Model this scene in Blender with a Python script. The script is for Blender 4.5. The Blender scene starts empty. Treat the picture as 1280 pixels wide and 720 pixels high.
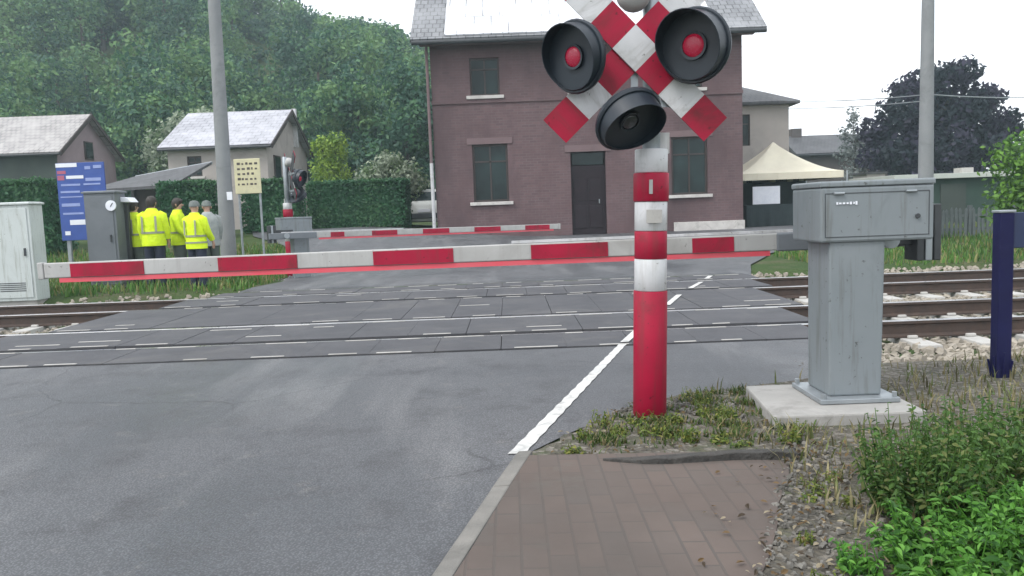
import bpy, bmesh, math, random
import numpy as np
from mathutils import Vector, Matrix
R = math.radians
sc = bpy.context.scene
COL = sc.collection
rnd = random.Random(7)

# ------------------------------------------------------------------ camera
CAM = Vector((0, 0, 1.3)); F = 1000.0
PITCH = math.atan(98 / 1000.0); ROLL = 0.037
fw = Vector((0, math.cos(PITCH), -math.sin(PITCH)))
r0 = Vector((1, 0, 0)); u0 = Vector((0, math.sin(PITCH), math.cos(PITCH)))
cr = r0 * math.cos(ROLL) - u0 * math.sin(ROLL)
cu = u0 * math.cos(ROLL) + r0 * math.sin(ROLL)

def ray(px, py):
    return (cr * ((px - 640) / F) + cu * ((360 - py) / F) + fw)

def pt(px, py, d):
    v = ray(px, py)
    return CAM + v * (d / v.y)

def gnd(px, py, z=0.0):
    v = ray(px, py)
    return CAM + v * ((z - CAM.z) / v.z)

cd = bpy.data.cameras.new('camera'); cam = bpy.data.objects.new('camera', cd); COL.objects.link(cam)
M = Matrix((cr, cu, -fw)).transposed().to_4x4(); M.translation = CAM
cam.matrix_world = M
cd.sensor_width = 36; cd.lens = F / 1280 * 36; cd.clip_end = 3000; cd.clip_start = 0.05
sc.camera = cam

# ------------------------------------------------------------------ materials
def new_mat(name):
    m = bpy.data.materials.new(name); m.use_nodes = True
    nt = m.node_tree
    b = nt.nodes['Principled BSDF']
    return m, nt, b

def N(nt, typ, **kw):
    n = nt.nodes.new(typ)
    for k, v in kw.items():
        if k in n.inputs.keys() if hasattr(n.inputs, 'keys') else False:
            n.inputs[k].default_value = v
        else:
            setattr(n, k, v)
    return n

def mixc(nt, fac, a, b, mode='MIX'):
    n = nt.nodes.new('ShaderNodeMix'); n.data_type = 'RGBA'; n.blend_type = mode
    for sock, v in ((n.inputs[0], fac), (n.inputs[6], a), (n.inputs[7], b)):
        if hasattr(v, 'is_output'):
            nt.links.new(v, sock)
        elif isinstance(v, (tuple, list)):
            sock.default_value = tuple(v) + ((1,) if len(v) == 3 else ())
        else:
            sock.default_value = v
    return n.outputs[2]

def coords(nt, kind='Object'):
    tc = nt.nodes.new('ShaderNodeTexCoord')
    return tc.outputs[kind]

def noise(nt, vec, scale, detail=4, rough=0.55, lo=None, hi=None, dist=0.0):
    n = nt.nodes.new('ShaderNodeTexNoise')
    n.inputs['Scale'].default_value = scale; n.inputs['Detail'].default_value = detail
    n.inputs['Roughness'].default_value = rough; n.inputs['Distortion'].default_value = dist
    nt.links.new(vec, n.inputs['Vector'])
    o = n.outputs['Fac']
    if lo is not None:
        r = nt.nodes.new('ShaderNodeMapRange')
        r.inputs['From Min'].default_value = lo; r.inputs['From Max'].default_value = hi
        nt.links.new(o, r.inputs['Value']); o = r.outputs['Result']
    return o

def stretch(nt, vec, s):
    mp = nt.nodes.new('ShaderNodeMapping'); mp.inputs['Scale'].default_value = s
    nt.links.new(vec, mp.inputs['Vector']); return mp.outputs['Vector']

def bump(nt, b, h, strength=0.3, dist=0.01):
    n = nt.nodes.new('ShaderNodeBump'); n.inputs['Strength'].default_value = strength
    n.inputs['Distance'].default_value = dist
    nt.links.new(h, n.inputs['Height']); nt.links.new(n.outputs['Normal'], b.inputs['Normal'])

def mat(name, c1, c2=None, rough=0.6, scale=6.0, bstr=0.15, bdist=0.004, metal=0.0, dirt=None, spec=0.5, fine=60, streak=None):
    """two-tone noise paint / stone / metal with a little grain and optional dirt blotches"""
    m, nt, b = new_mat(name)
    v = coords(nt)
    c2 = c2 or tuple(x * 0.8 for x in c1)
    col = mixc(nt, noise(nt, v, scale, 5, 0.6, 0.3, 0.7), c1, c2)
    if dirt:
        col = mixc(nt, noise(nt, v, scale * 0.6, 6, 0.7, 0.52, 0.75, 1.0), col, dirt)
    if streak:
        col = mixc(nt, noise(nt, stretch(nt, v, (9, 9, .7)), 2.2, 5, .65, .52, .72), col, streak)
        col = mixc(nt, noise(nt, v, 26, 3, .6, .66, .72), col, tuple(x * .6 for x in streak))
    nt.links.new(col, b.inputs['Base Color'])
    rr = nt.nodes.new('ShaderNodeMapRange'); rr.inputs['To Min'].default_value = max(rough - .12, .05); rr.inputs['To Max'].default_value = min(rough + .12, 1)
    nt.links.new(noise(nt, v, scale * 2.3, 3), rr.inputs['Value']); nt.links.new(rr.outputs['Result'], b.inputs['Roughness'])
    b.inputs['Metallic'].default_value = metal
    b.inputs['Specular IOR Level'].default_value = spec
    if bstr: bump(nt, b, noise(nt, v, fine, 4, 0.6), bstr, bdist)
    return m

def leafmat(name, c, var=0.35):
    m, nt, b = new_mat(name)
    v = coords(nt)
    a = tuple(x * (1 - var) for x in c); d = tuple(min(1, x * (1 + var)) for x in c)
    col = mixc(nt, noise(nt, v, 0.9, 4, 0.6, 0.3, 0.7), a, d)
    col = mixc(nt, noise(nt, v, 9, 2, 0.5, 0.35, 0.65), col, tuple(x * .75 for x in c))
    nt.links.new(col, b.inputs['Base Color'])
    b.inputs['Roughness'].default_value = 0.55; b.inputs['Specular IOR Level'].default_value = 0.3
    tr = nt.nodes.new('ShaderNodeBsdfTranslucent'); nt.links.new(col, tr.inputs['Color'])
    mx = nt.nodes.new('ShaderNodeMixShader'); mx.inputs[0].default_value = 0.3
    nt.links.new(b.outputs[0], mx.inputs[1]); nt.links.new(tr.outputs[0], mx.inputs[2])
    nt.links.new(mx.outputs[0], nt.nodes['Material Output'].inputs['Surface'])
    return m

def asphalt():
    m, nt, b = new_mat('asphalt')
    v = coords(nt)
    big = noise(nt, stretch(nt, v, (.9, .55, 1)), 0.5, 3, 0.5, 0.35, 0.65, 0.8)
    col = mixc(nt, big, (.070, .076, .084), (.135, .138, .146))
    col = mixc(nt, noise(nt, v, 2.4, 6, 0.7, 0.5, 0.72), col, (.062, .063, .068))
    col = mixc(nt, noise(nt, v, 3.6, 5, 0.7, 0.6, 0.8), col, (.17, .165, .16))
    st = nt.nodes.new('ShaderNodeMapping'); st.inputs['Rotation'].default_value = (0, 0, -.5); st.inputs['Scale'].default_value = (1.6, .32, 1)
    nt.links.new(v, st.inputs['Vector'])
    col = mixc(nt, noise(nt, st.outputs['Vector'], .9, 4, .55, .5, .72, .3), col, (.185, .188, .192))
    cv = nt.nodes.new('ShaderNodeTexVoronoi'); cv.feature = 'DISTANCE_TO_EDGE'; cv.inputs['Scale'].default_value = .55
    wv = nt.nodes.new('ShaderNodeMix'); wv.data_type = 'VECTOR'; wv.inputs[0].default_value = .22
    nz = nt.nodes.new('ShaderNodeTexNoise'); nz.inputs['Scale'].default_value = 2.2; nz.inputs['Detail'].default_value = 6; nt.links.new(v, nz.inputs['Vector'])
    nt.links.new(v, wv.inputs[4]); nt.links.new(nz.outputs['Color'], wv.inputs[5]); nt.links.new(wv.outputs[1], cv.inputs['Vector'])
    ck = nt.nodes.new('ShaderNodeMapRange'); ck.inputs['From Min'].default_value = .002; ck.inputs['From Max'].default_value = .006; ck.inputs['To Min'].default_value = .6; ck.inputs['To Max'].default_value = 0
    nt.links.new(cv.outputs['Distance'], ck.inputs['Value'])
    mk = nt.nodes.new('ShaderNodeMath'); mk.operation = 'MULTIPLY'; nt.links.new(ck.outputs['Result'], mk.inputs[0]); nt.links.new(noise(nt, v, .45, 3, .5, .5, .6), mk.inputs[1])
    col = mixc(nt, mk.outputs[0], col, (.03, .03, .032))
    vo = nt.nodes.new('ShaderNodeTexVoronoi'); vo.inputs['Scale'].default_value = 95
    nt.links.new(v, vo.inputs['Vector'])
    g = nt.nodes.new('ShaderNodeMapRange'); g.inputs['From Max'].default_value = .55; g.inputs['To Min'].default_value = 1.4; g.inputs['To Max'].default_value = .6
    nt.links.new(vo.outputs['Distance'], g.inputs['Value'])
    col = mixc(nt, 1.0, col, g.outputs['Result'], 'MULTIPLY')
    nt.links.new(col, b.inputs['Base Color'])
    rr = nt.nodes.new('ShaderNodeMapRange'); rr.inputs['To Min'].default_value = .42; rr.inputs['To Max'].default_value = .8
    nt.links.new(big, rr.inputs['Value']); nt.links.new(rr.outputs['Result'], b.inputs['Roughness'])
    bump(nt, b, vo.outputs['Distance'], .5, .004)
    return m

def ground_mat():
    m, nt, b = new_mat('grassy_soil')
    v = coords(nt)
    col = mixc(nt, noise(nt, v, 0.35, 5, .6, .35, .65), (.07, .10, .035), (.045, .085, .03))
    col = mixc(nt, noise(nt, v, 1.1, 6, .65, .5, .68), col, (.13, .115, .075))
    col = mixc(nt, noise(nt, v, 22, 4, .7, .45, .75), col, (.03, .045, .016))
    nt.links.new(col, b.inputs['Base Color']); b.inputs['Roughness'].default_value = .95
    b.inputs['Specular IOR Level'].default_value = .1
    bump(nt, b, noise(nt, v, 16, 6, .7), .9, .05)
    return m

def dirt_mat():
    m, nt, b = new_mat('stony_dirt')
    v = coords(nt)
    col = mixc(nt, noise(nt, v, 1.7, 6, .65, .35, .65), (.115, .10, .078), (.07, .065, .052))
    col = mixc(nt, noise(nt, v, 3.1, 5, .65, .5, .7), col, (.07, .085, .04))
    vo = nt.nodes.new('ShaderNodeTexVoronoi'); vo.inputs['Scale'].default_value = 34
    nt.links.new(v, vo.inputs['Vector'])
    sep = nt.nodes.new('ShaderNodeSeparateColor'); nt.links.new(vo.outputs['Color'], sep.inputs[0])
    r = nt.nodes.new('ShaderNodeMapRange'); r.inputs['From Min'].default_value = .6; r.inputs['From Max'].default_value = .9
    nt.links.new(sep.outputs[0], r.inputs['Value'])
    col = mixc(nt, r.outputs['Result'], col, (.185, .17, .145))
    nt.links.new(col, b.inputs['Base Color']); b.inputs['Roughness'].default_value = .95
    bump(nt, b, vo.outputs['Distance'], .9, .03)
    return m

def brick_mat(name, c1, c2, mortar, bw, bh, msize=.012, rough=.85, axis='XZ', bstr=.4, wear=None):
    m, nt, b = new_mat(name)
    v = coords(nt)
    if axis == 'XZ':
        sp = nt.nodes.new('ShaderNodeSeparateXYZ'); nt.links.new(v, sp.inputs[0])
        ad = nt.nodes.new('ShaderNodeMath'); ad.operation = 'ADD'
        nt.links.new(sp.outputs[0], ad.inputs[0]); nt.links.new(sp.outputs[1], ad.inputs[1])
        cb = nt.nodes.new('ShaderNodeCombineXYZ'); nt.links.new(ad.outputs[0], cb.inputs[0]); nt.links.new(sp.outputs[2], cb.inputs[1])
        vv = cb.outputs[0]
    else:
        sp = nt.nodes.new('ShaderNodeSeparateXYZ'); nt.links.new(v, sp.inputs[0])
        cb = nt.nodes.new('ShaderNodeCombineXYZ'); nt.links.new(sp.outputs[1], cb.inputs[0]); nt.links.new(sp.outputs[0], cb.inputs[1])
        vv = cb.outputs[0]
    br = nt.nodes.new('ShaderNodeTexBrick')
    br.inputs['Color1'].default_value = c1 + (1,); br.inputs['Color2'].default_value = c2 + (1,); br.inputs['Mortar'].default_value = mortar + (1,)
    br.inputs['Scale'].default_value = 1; br.inputs['Mortar Size'].default_value = msize
    br.inputs['Brick Width'].default_value = bw; br.inputs['Row Height'].default_value = bh; br.inputs['Mortar Smooth'].default_value = .3
    nt.links.new(vv, br.inputs['Vector'])
    col = mixc(nt, noise(nt, v, 1.3, 5, .6, .35, .7), br.outputs['Color'], tuple(x * .72 for x in c1))
    col = mixc(nt, noise(nt, stretch(nt, v, (1, 1, .3)), 2.2, 6, .7, .55, .8), col, wear or tuple(min(1, x * 1.35) for x in c2))
    nt.links.new(col, b.inputs['Base Color']); col = mixc(nt, noise(nt, stretch(nt, v, (1, 1, .35)), .55, 5, .65, .45, .75), col, tuple(x * .62 for x in c2))
    nt.links.new(col, b.inputs['Base Color']); b.inputs['Roughness'].default_value = rough
    inv = nt.nodes.new('ShaderNodeMath'); inv.operation = 'SUBTRACT'; inv.inputs[0].default_value = 1
    nt.links.new(br.outputs['Fac'], inv.inputs[1])
    bump(nt, b, inv.outputs[0], bstr, .008)
    return m

def tile_mat(name, c1, c2, w=.24, h=.3, rough=.6):
    m, nt, b = new_mat(name)
    tc = nt.nodes.new('ShaderNodeTexCoord')
    br = nt.nodes.new('ShaderNodeTexBrick')
    br.inputs['Color1'].default_value = c1 + (1,); br.inputs['Color2'].default_value = c2 + (1,)
    br.inputs['Mortar'].default_value = tuple(x * .35 for x in c1) + (1,)
    br.inputs['Scale'].default_value = 1; br.inputs['Mortar Size'].default_value = .018
    br.inputs['Brick Width'].default_value = w; br.inputs['Row Height'].default_value = h
    nt.links.new(tc.outputs['UV'], br.inputs['Vector'])
    col = mixc(nt, noise(nt, tc.outputs['Object'], .9, 5, .65, .4, .75), br.outputs['Color'], tuple(x * 1.3 for x in c2))
    col = mixc(nt, noise(nt, tc.outputs['Object'], 2.5, 6, .7, .55, .75), col, tuple(x * .6 for x in c1))
    nt.links.new(col, b.inputs['Base Color']); b.inputs['Roughness'].default_value = rough
    bump(nt, b, br.outputs['Fac'], -.6, .02)
    return m

def glass_mat(name, c=(.012, .017, .018)):
    m, nt, b = new_mat(name)
    v = coords(nt)
    nt.links.new(mixc(nt, noise(nt, v, 1.2, 3, .5, .35, .7), c, tuple(x * 3 for x in c)), b.inputs['Base Color'])
    b.inputs['Roughness'].default_value = .1; b.inputs['Specular IOR Level'].default_value = .22
    bump(nt, b, noise(nt, v, 1.6, 2), .06, .02)
    return m

def emit_mat(name, c, e, st):
    m = mat(name, c, tuple(x * .7 for x in c), rough=.25, scale=40, bstr=.6, bdist=.004, fine=90)
    b = m.node_tree.nodes['Principled BSDF']
    b.inputs['Emission Color'].default_value = e + (1,); b.inputs['Emission Strength'].default_value = st
    return m

MT = {}
MT['asphalt'] = asphalt()
MT['soil'] = ground_mat()
MT['dirt'] = dirt_mat()
MT['line'] = mat('road_paint', (.60, .60, .58), (.46, .46, .44), .75, 9, .3, .003, dirt=(.14, .14, .14), fine=120)
MT['concrete'] = mat('concrete', (.36, .35, .33), (.27, .265, .25), .85, 3, .5, .004, dirt=(.17, .165, .15), fine=70)
MT['kerbstone'] = mat('kerbstone', (.20, .19, .172), (.13, .126, .115), .9, 4, .7, .006, dirt=(.10, .097, .088), fine=50)
MT['paleconc'] = mat('pale_concrete', (.46, .45, .42), (.35, .34, .32), .85, 4, .4, .004, dirt=(.22, .21, .18))
MT['panel'] = mat('crossing_rubber_panel', (.044, .045, .051), (.066, .066, .072), .75, 1.4, .5, .003, dirt=(.095, .092, .09), fine=90)
MT['paver'] = brick_mat('brick_pavers', (.118, .090, .076), (.092, .078, .069), (.078, .068, .060), .2, .1, .006, .9, 'YX', .35, (.125, .115, .098))
MT['rust'] = mat('rusty_rail_steel', (.07, .045, .034), (.04, .03, .026), .8, 9, .4)
MT['steel'] = mat('worn_rail_steel', (.55, .55, .55), (.4, .4, .4), .3, 5, .05, metal=.9)
MT['red'] = mat('signal_red', (.345, .005, .034), (.255, .005, .026), .55, 5, .12, .002, dirt=(.135, .018, .022), spec=.25, fine=30, streak=(.20, .02, .03))
MT['redglow'] = mat('boom_edge_red', (.62, .05, .08), (.55, .10, .12), .5, 3, .05)
MT['white'] = mat('signal_white', (.56, .56, .57), (.44, .45, .455), .5, 5, .12, .002, dirt=(.27, .265, .255), fine=30, streak=(.36, .355, .34))
MT['offwhite'] = mat('boom_white', (.40, .40, .385), (.32, .32, .31), .5, 2, .05, dirt=(.27, .265, .25), streak=(.30, .295, .28))
MT['black'] = mat('signal_black', (.009, .015, .024), (.014, .022, .03), .45, 5, .08)
MT['grey'] = mat('grey_barrier_paint', (.195, .218, .230), (.165, .190, .203), .5, 1.6, .06, dirt=(.12, .14, .147), streak=(.125, .135, .132))
MT['darkgrey'] = mat('dark_metal', (.045, .05, .055), (.03, .033, .036), .55, 6, .1)
MT['galv'] = mat('galvanised_steel', (.34, .37, .39), (.26, .285, .30), .45, 8, .05, metal=.5)
MT['navy'] = mat('navy_paint', (.009, .010, .058), (.007, .007, .04), .55, 4, .08, dirt=(.02, .02, .07), spec=.2)
MT['navypanel'] = mat('navy_panel', (.016, .03, .085), (.012, .02, .06), .5, 3, .05)
MT['cabinet'] = mat('pale_cabinet_paint', (.50, .54, .53), (.43, .47, .46), .5, 1.2, .05, dirt=(.33, .36, .34), streak=(.30, .32, .29))
MT['greycab'] = mat('grey_cabinet', (.15, .165, .18), (.115, .13, .145), .6, 2, .08, dirt=(.09, .1, .105))
MT['poleconc'] = mat('pole_concrete', (.25, .26, .265), (.19, .2, .205), .85, 1.5, .3, .004, dirt=(.13, .135, .14))
MT['house'] = brick_mat('house_brick', (.150, .092, .096), (.108, .069, .075), (.145, .112, .112), .24, .085, .010, .9, 'XZ', .15)
MT['houseband'] = mat('house_band', (.175, .118, .122), (.14, .098, .10), .85, 3, .3)
MT['stone'] = mat('pale_stone', (.56, .54, .51), (.42, .40, .38), .8, 4, .3, dirt=(.28, .27, .25))
MT['frame'] = mat('dark_window_frame', (.045, .03, .026), (.03, .022, .02), .55, 6, .1)
MT['door'] = mat('dark_brown_door', (.022, .014, .018), (.015, .010, .013), .6, 5, .15, spec=.2)
MT['glass'] = glass_mat('dark_window_glass', (.006, .012, .012))
MT['tile'] = tile_mat('grey_roof_tiles', (.16, .165, .175), (.22, .225, .235))
MT['roofsheen'] = tile_mat('bright_roof_sheen', (.54, .55, .58), (.60, .605, .63), .55, 1.6, .32)  # bright sky sheen of the roof middle, put into the colour
MT['tilebrown'] = tile_mat('weathered_brown_tiles', (.27, .255, .25), (.33, .315, .305))
MT['tilepale'] = tile_mat('pale_grey_slates', (.29, .29, .32), (.36, .36, .39), .4, .35, .4)
MT['tiledark'] = tile_mat('dark_slates', (.050, .050, .054), (.072, .072, .076))
MT['render'] = mat('beige_render', (.42, .38, .35), (.34, .31, .29), .9, 1.0, .25, dirt=(.25, .23, .21))
MT['renderpink'] = mat('pinkish_render', (.29, .225, .235), (.23, .18, .19), .9, 1.2, .25)
MT['rendergreen'] = mat('dark_green_wall', (.055, .072, .06), (.04, .05, .045), .9, 1.1, .3)  # dark green tone of one house front and the shed door
MT['palefascia'] = mat('pale_green_grey_fascia', (.47, .50, .45), (.40, .43, .39), .8, 2, .1)
MT['shedgreen'] = mat('dark_green_boards', (.030, .062, .045), (.022, .045, .036), .85, 1.5, .3)
MT['renderdark'] = mat('dark_brown_wall', (.10, .085, .08), (.075, .065, .062), .9, 1.2, .3)
MT['blue'] = mat('blue_sign_face', (.035, .085, .33), (.028, .065, .26), .45, 4, .03)
MT['signwhite'] = mat('sign_white', (.76, .78, .82), (.66, .68, .74), .45, 6, .03)
MT['signpale'] = mat('sign_pale_blue', (.28, .34, .60), (.22, .28, .52), .45, 6, .03)
MT['signred'] = mat('sign_dull_red', (.42, .11, .17), (.34, .09, .15), .5, 6, .03)
MT['yellow'] = mat('faded_yellow_sign', (.62, .58, .36), (.54, .51, .34), .6, 3, .05, dirt=(.42, .40, .29))
MT['tent'] = mat('cream_canvas', (.74, .69, .54), (.66, .61, .48), .85, 2, .1)
MT['darkcloth'] = mat('dark_green_cloth', (.022, .036, .038), (.015, .024, .027), .85, 3, .2)
MT['hivis'] = mat('hi_vis_yellow', (.68, .88, .01), (.55, .74, .01), .75, 7, .9, .03, fine=9)
MT['reflect'] = mat('grey_reflective_tape', (.30, .32, .22), (.24, .26, .18), .4, 9, .05)
MT['palejacket'] = mat('pale_grey_jacket', (.36, .38, .37), (.24, .27, .26), .8, 9, .4, .01, fine=14)
MT['trousers'] = mat('dark_navy_trousers', (.018, .024, .045), (.012, .016, .03), .85, 6, .3)
MT['greytrousers'] = mat('grey_green_trousers', (.09, .11, .095), (.06, .075, .07), .85, 6, .3)
MT['skin'] = mat('skin', (.48, .30, .23), (.42, .25, .19), .55, 12, .1)
MT['hair'] = mat('dark_hair', (.022, .018, .016), (.035, .028, .022), .7, 20, .3)
MT['greycap'] = mat('grey_cap', (.17, .19, .18), (.12, .14, .13), .8, 10, .2)
MT['boots'] = mat('black_boots', (.012, .012, .012), (.02, .02, .02), .5, 9, .1)
MT['bark'] = mat('bark', (.075, .06, .048), (.05, .042, .034), .95, 5, .9, .03, fine=18)
MT['wood'] = mat('weathered_picket_wood', (.115, .135, .135), (.08, .095, .095), .9, 4, .3)
MT['lens'] = emit_mat('red_lamp_lens', (.15, .008, .026), (1, .03, .10), .10)
MT['whitelens'] = mat('clear_lamp_lens', (.05, .055, .06), (.03, .03, .035), .12, 20, .2)
MT['soilshadow'] = mat('soil_shadow_dark', (.035, .034, .032), (.06, .056, .05), .95, 9, .9, .02, dirt=(.02, .02, .019), fine=28)  # soil darkened to paint the shadow gap under the soil edge
MT['stones'] = mat('ballast_stone', (.38, .34, .28), (.22, .195, .16), .9, 4, .4, dirt=(.10, .09, .075), fine=40)
MT['rubble'] = mat('dark_rubble', (.20, .19, .17), (.085, .08, .07), .9, 7, .4, dirt=(.05, .048, .04), fine=40)
MT['leafhill'] = [leafmat('wood_leaf_mid', (.078, .185, .082)), leafmat('wood_leaf_pale', (.145, .265, .10)), leafmat('wood_leaf_dark', (.038, .108, .066))]
MT['leafhedge'] = [leafmat('hedge_leaf', (.038, .135, .058)), leafmat('hedge_leaf_light', (.060, .16, .064))]
MT['leafcone'] = [leafmat('golden_conifer_leaf', (.27, .40, .06)), leafmat('golden_conifer_deep', (.16, .28, .05))]
MT['leafpale'] = [leafmat('sage_shrub_leaf', (.34, .40, .29)), leafmat('sage_shrub_deep', (.17, .25, .12))]
MT['leafbeech'] = [leafmat('copper_beech_leaf', (.026, .022, .048)), leafmat('copper_beech_light', (.042, .036, .068)), leafmat('copper_beech_green', (.020, .032, .042))]
MT['leafbirch'] = [leafmat('grey_birch_leaf', (.30, .33, .32)), leafmat('grey_birch_dark', (.15, .18, .17))]
MT['leafweed'] = [leafmat('weed_leaf', (.095, .265, .035)), leafmat('weed_leaf_bright', (.16, .38, .06)), leafmat('weed_leaf_dark', (.04, .13, .022))]
MT['leafdull'] = [leafmat('dull_weed', (.085, .175, .036)), leafmat('dull_weed_brown', (.15, .185, .055)), leafmat('dull_weed_dark', (.048, .115, .024))]
MT['leafgrass'] = [leafmat('grass_blade', (.085, .14, .03)), leafmat('grass_dry', (.22, .19, .09)), leafmat('grass_dark', (.045, .085, .02))]
MT['leafmeadow'] = [leafmat('meadow_blade', (.11, .23, .045)), leafmat('meadow_dry', (.24, .24, .09)), leafmat('meadow_dark', (.06, .15, .03))]
MT['leafverge'] = [leafmat('verge_plant_leaf', (.16, .21, .04)), leafmat('verge_plant_yellow', (.26, .26, .06)), leafmat('verge_plant_dark', (.07, .13, .025))]
MT['leafdry'] = [leafmat('dry_straw', (.26, .23, .12)), leafmat('straw_green', (.13, .16, .05)), leafmat('straw_dark', (.09, .085, .04))]
MT['leafright'] = [leafmat('right_bush_leaf', (.13, .27, .04)), leafmat('right_bush_deep', (.075, .17, .035))]
MT['blossom'] = [leafmat('white_blossom', (.62, .66, .60), .12), leafmat('blossom_leaf', (.06, .14, .05))]

# ------------------------------------------------------------------ mesh building
class MB:
    def __init__(s): s.v = []; s.f = []; s.m = []; s.uv = {}
    def add(s, vs, fs, mi=0):
        o = len(s.v); s.v += [tuple(p) for p in vs]
        for f in fs: s.f.append(tuple(o + i for i in f)); s.m.append(mi)
    def box(s, c, d, mi=0, rot=None):
        x, y, z = d[0] / 2, d[1] / 2, d[2] / 2
        P = [Vector((a * x, b * y, e * z)) for e in (-1, 1) for b in (-1, 1) for a in (-1, 1)]
        if rot is not None: P = [rot @ p for p in P]
        c = Vector(c)
        s.add([c + p for p in P], [(0, 2, 3, 1), (4, 5, 7, 6), (0, 1, 5, 4), (2, 6, 7, 3), (0, 4, 6, 2), (1, 3, 7, 5)], mi)
        return s
    def bx(s, x0, x1, y0, y1, z0, z1, mi=0):
        return s.box(((x0 + x1) / 2, (y0 + y1) / 2, (z0 + z1) / 2), (x1 - x0, y1 - y0, z1 - z0), mi)
    def tube(s, pts, rad, n=12, mi=0, cap=True, mis=None):
        pts = [Vector(p) for p in pts]
        if not isinstance(rad, (list, tuple)): rad = [rad] * len(pts)
        rings = []
        for i, p in enumerate(pts):
            a = pts[max(i - 1, 0)]; b = pts[min(i + 1, len(pts) - 1)]
            t = (b - a).normalized() if (b - a).length > 1e-9 else Vector((0, 0, 1))
            ref = Vector((0, 1, 0)) if abs(t.y) < .9 else Vector((1, 0, 0))
            e1 = t.cross(ref).normalized(); e2 = t.cross(e1).normalized()
            rings.append([p + (e1 * math.cos(2 * math.pi * k / n) + e2 * math.sin(2 * math.pi * k / n)) * rad[i] for k in range(n)])
        o = len(s.v)
        for r in rings: s.v += [tuple(q) for q in r]
        for i in range(len(rings) - 1):
            for k in range(n):
                a = o + i * n + k; b = o + i * n + (k + 1) % n
                s.f.append((a, b, b + n, a + n)); s.m.append(mis[i] if mis else mi)
        if cap:
            s.f.append(tuple(o + k for k in range(n))); s.m.append(mis[0] if mis else mi)
            s.f.append(tuple(o + (len(rings) - 1) * n + k for k in reversed(range(n)))); s.m.append(mis[-1] if mis else mi)
        return s
    def rings(s, rings, mi=0, cap=True):
        n = len(rings[0]); o = len(s.v)
        for r in rings: s.v += [tuple(q) for q in r]
        for i in range(len(rings) - 1):
            for k in range(n):
                a = o + i * n + k; b = o + i * n + (k + 1) % n
                s.f.append((a, b, b + n, a + n)); s.m.append(mi)
        if cap:
            s.f.append(tuple(o + k for k in reversed(range(n)))); s.m.append(mi)
            s.f.append(tuple(o + (len(rings) - 1) * n + k for k in range(n))); s.m.append(mi)
        return s
    def prism(s, poly, ext, mi=0):
        """poly: list of 3-D points, ext: extrusion vector"""
        n = len(poly); e = Vector(ext)
        vs = [Vector(p) for p in poly] + [Vector(p) + e for p in poly]
        fs = [tuple(range(n)), tuple(reversed(range(n, 2 * n)))] + [(i, i + n, (i + 1) % n + n, (i + 1) % n) for i in range(n)]
        s.add(vs, fs, mi); return s
    def build(s, name, mats, parent=None, loc=None, smooth=False, bevel=0.0, angle=40, uvplane=None, weld=False):
        me = bpy.data.meshes.new(name)
        me.from_pydata(s.v, [], s.f)
        mats = mats if isinstance(mats, (list, tuple)) else [mats]
        for m_ in mats: me.materials.append(m_)
        me.polygons.foreach_set('material_index', s.m)
        bm = bmesh.new(); bm.from_mesh(me)
        if weld: bmesh.ops.remove_doubles(bm, verts=bm.verts, dist=.0005)
        bmesh.ops.recalc_face_normals(bm, faces=bm.faces); bm.to_mesh(me); bm.free()
        if uvplane:
            uo, ua, ub = [Vector(q) for q in uvplane]
            ul = me.uv_layers.new(name='UVMap')
            for lp in me.loops:
                p = me.vertices[lp.vertex_index].co - uo
                ul.data[lp.index].uv = (p.dot(ua), p.dot(ub))
        if smooth:
            me.polygons.foreach_set('use_smooth', [True] * len(me.polygons)); me.set_sharp_from_angle(angle=R(angle))
        me.update()
        o = bpy.data.objects.new(name, me); COL.objects.link(o)
        if parent: o.parent = parent
        if loc is not None: o.location = loc
        if bevel:
            b = o.modifiers.new('bevel', 'BEVEL'); b.width = bevel; b.segments = 2; b.limit_method = 'ANGLE'; b.angle_limit = R(50)
        return o

def tag(o, label=None, cat=None, group=None, kind=None):
    if label: o['label'] = label
    if cat: o['category'] = cat
    if group: o['group'] = group
    if kind: o['kind'] = kind
    return o

def empty(name, loc=(0, 0, 0), rz=0.0, label=None, cat=None, group=None, kind=None):
    o = bpy.data.objects.new(name, None); COL.objects.link(o); o.location = loc; o.rotation_euler = (0, 0, rz)
    o.empty_display_size = .2
    return tag(o, label, cat, group, kind)

def copy_tree(o, parent=None):
    c = o.copy(); COL.objects.link(c)
    if parent: c.parent = parent
    for ch in list(o.children): copy_tree(ch, c)
    return c

def S(t):
    t = np.clip(t, 0, 1); return t * t * (3 - 2 * t)

XL = lambda y: -6.4 + (y - 7.4) * .20        # left edge of the crossing deck
XR = lambda y: 2.75 + (y - 7.4) * .22        # right edge of the crossing deck
Y0T, Y1T = 7.35, 14.15                        # extent of the deck along y

def zt(x, y):
    """height of the ground"""
    x = np.asarray(x, float); y = np.asarray(y, float)
    z = .36 * S((y - 17.5) / 9) + .5 * S((y - 18.5) / 9) * S((1.5 - x) / 7)
    tr = S((y - 6.0) / 1.0) * S((15.0 - y) / .9)
    out = np.maximum(S((x - (2.55 + (y - 7.4) * .22)) / .45), S(((-6.2 + (y - 7.4) * .2) - x) / .45))
    inside = S((y - 7.3) / .08) * S((14.25 - y) / .08) * (1 - out)
    z = z - .24 * tr * out - .24 * inside
    hill = 17.5 * S((y - 47) / 58) * S((24 - x) / 40) * (1 + .15 * np.sin(x * .07 + 1) + .10 * np.sin(y * .11 + x * .05)) + 10 * S((-12 - x) / 26) * S((y - 52) / 45)
    return z + hill
zf = lambda x, y: float(zt(x, y))

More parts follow.
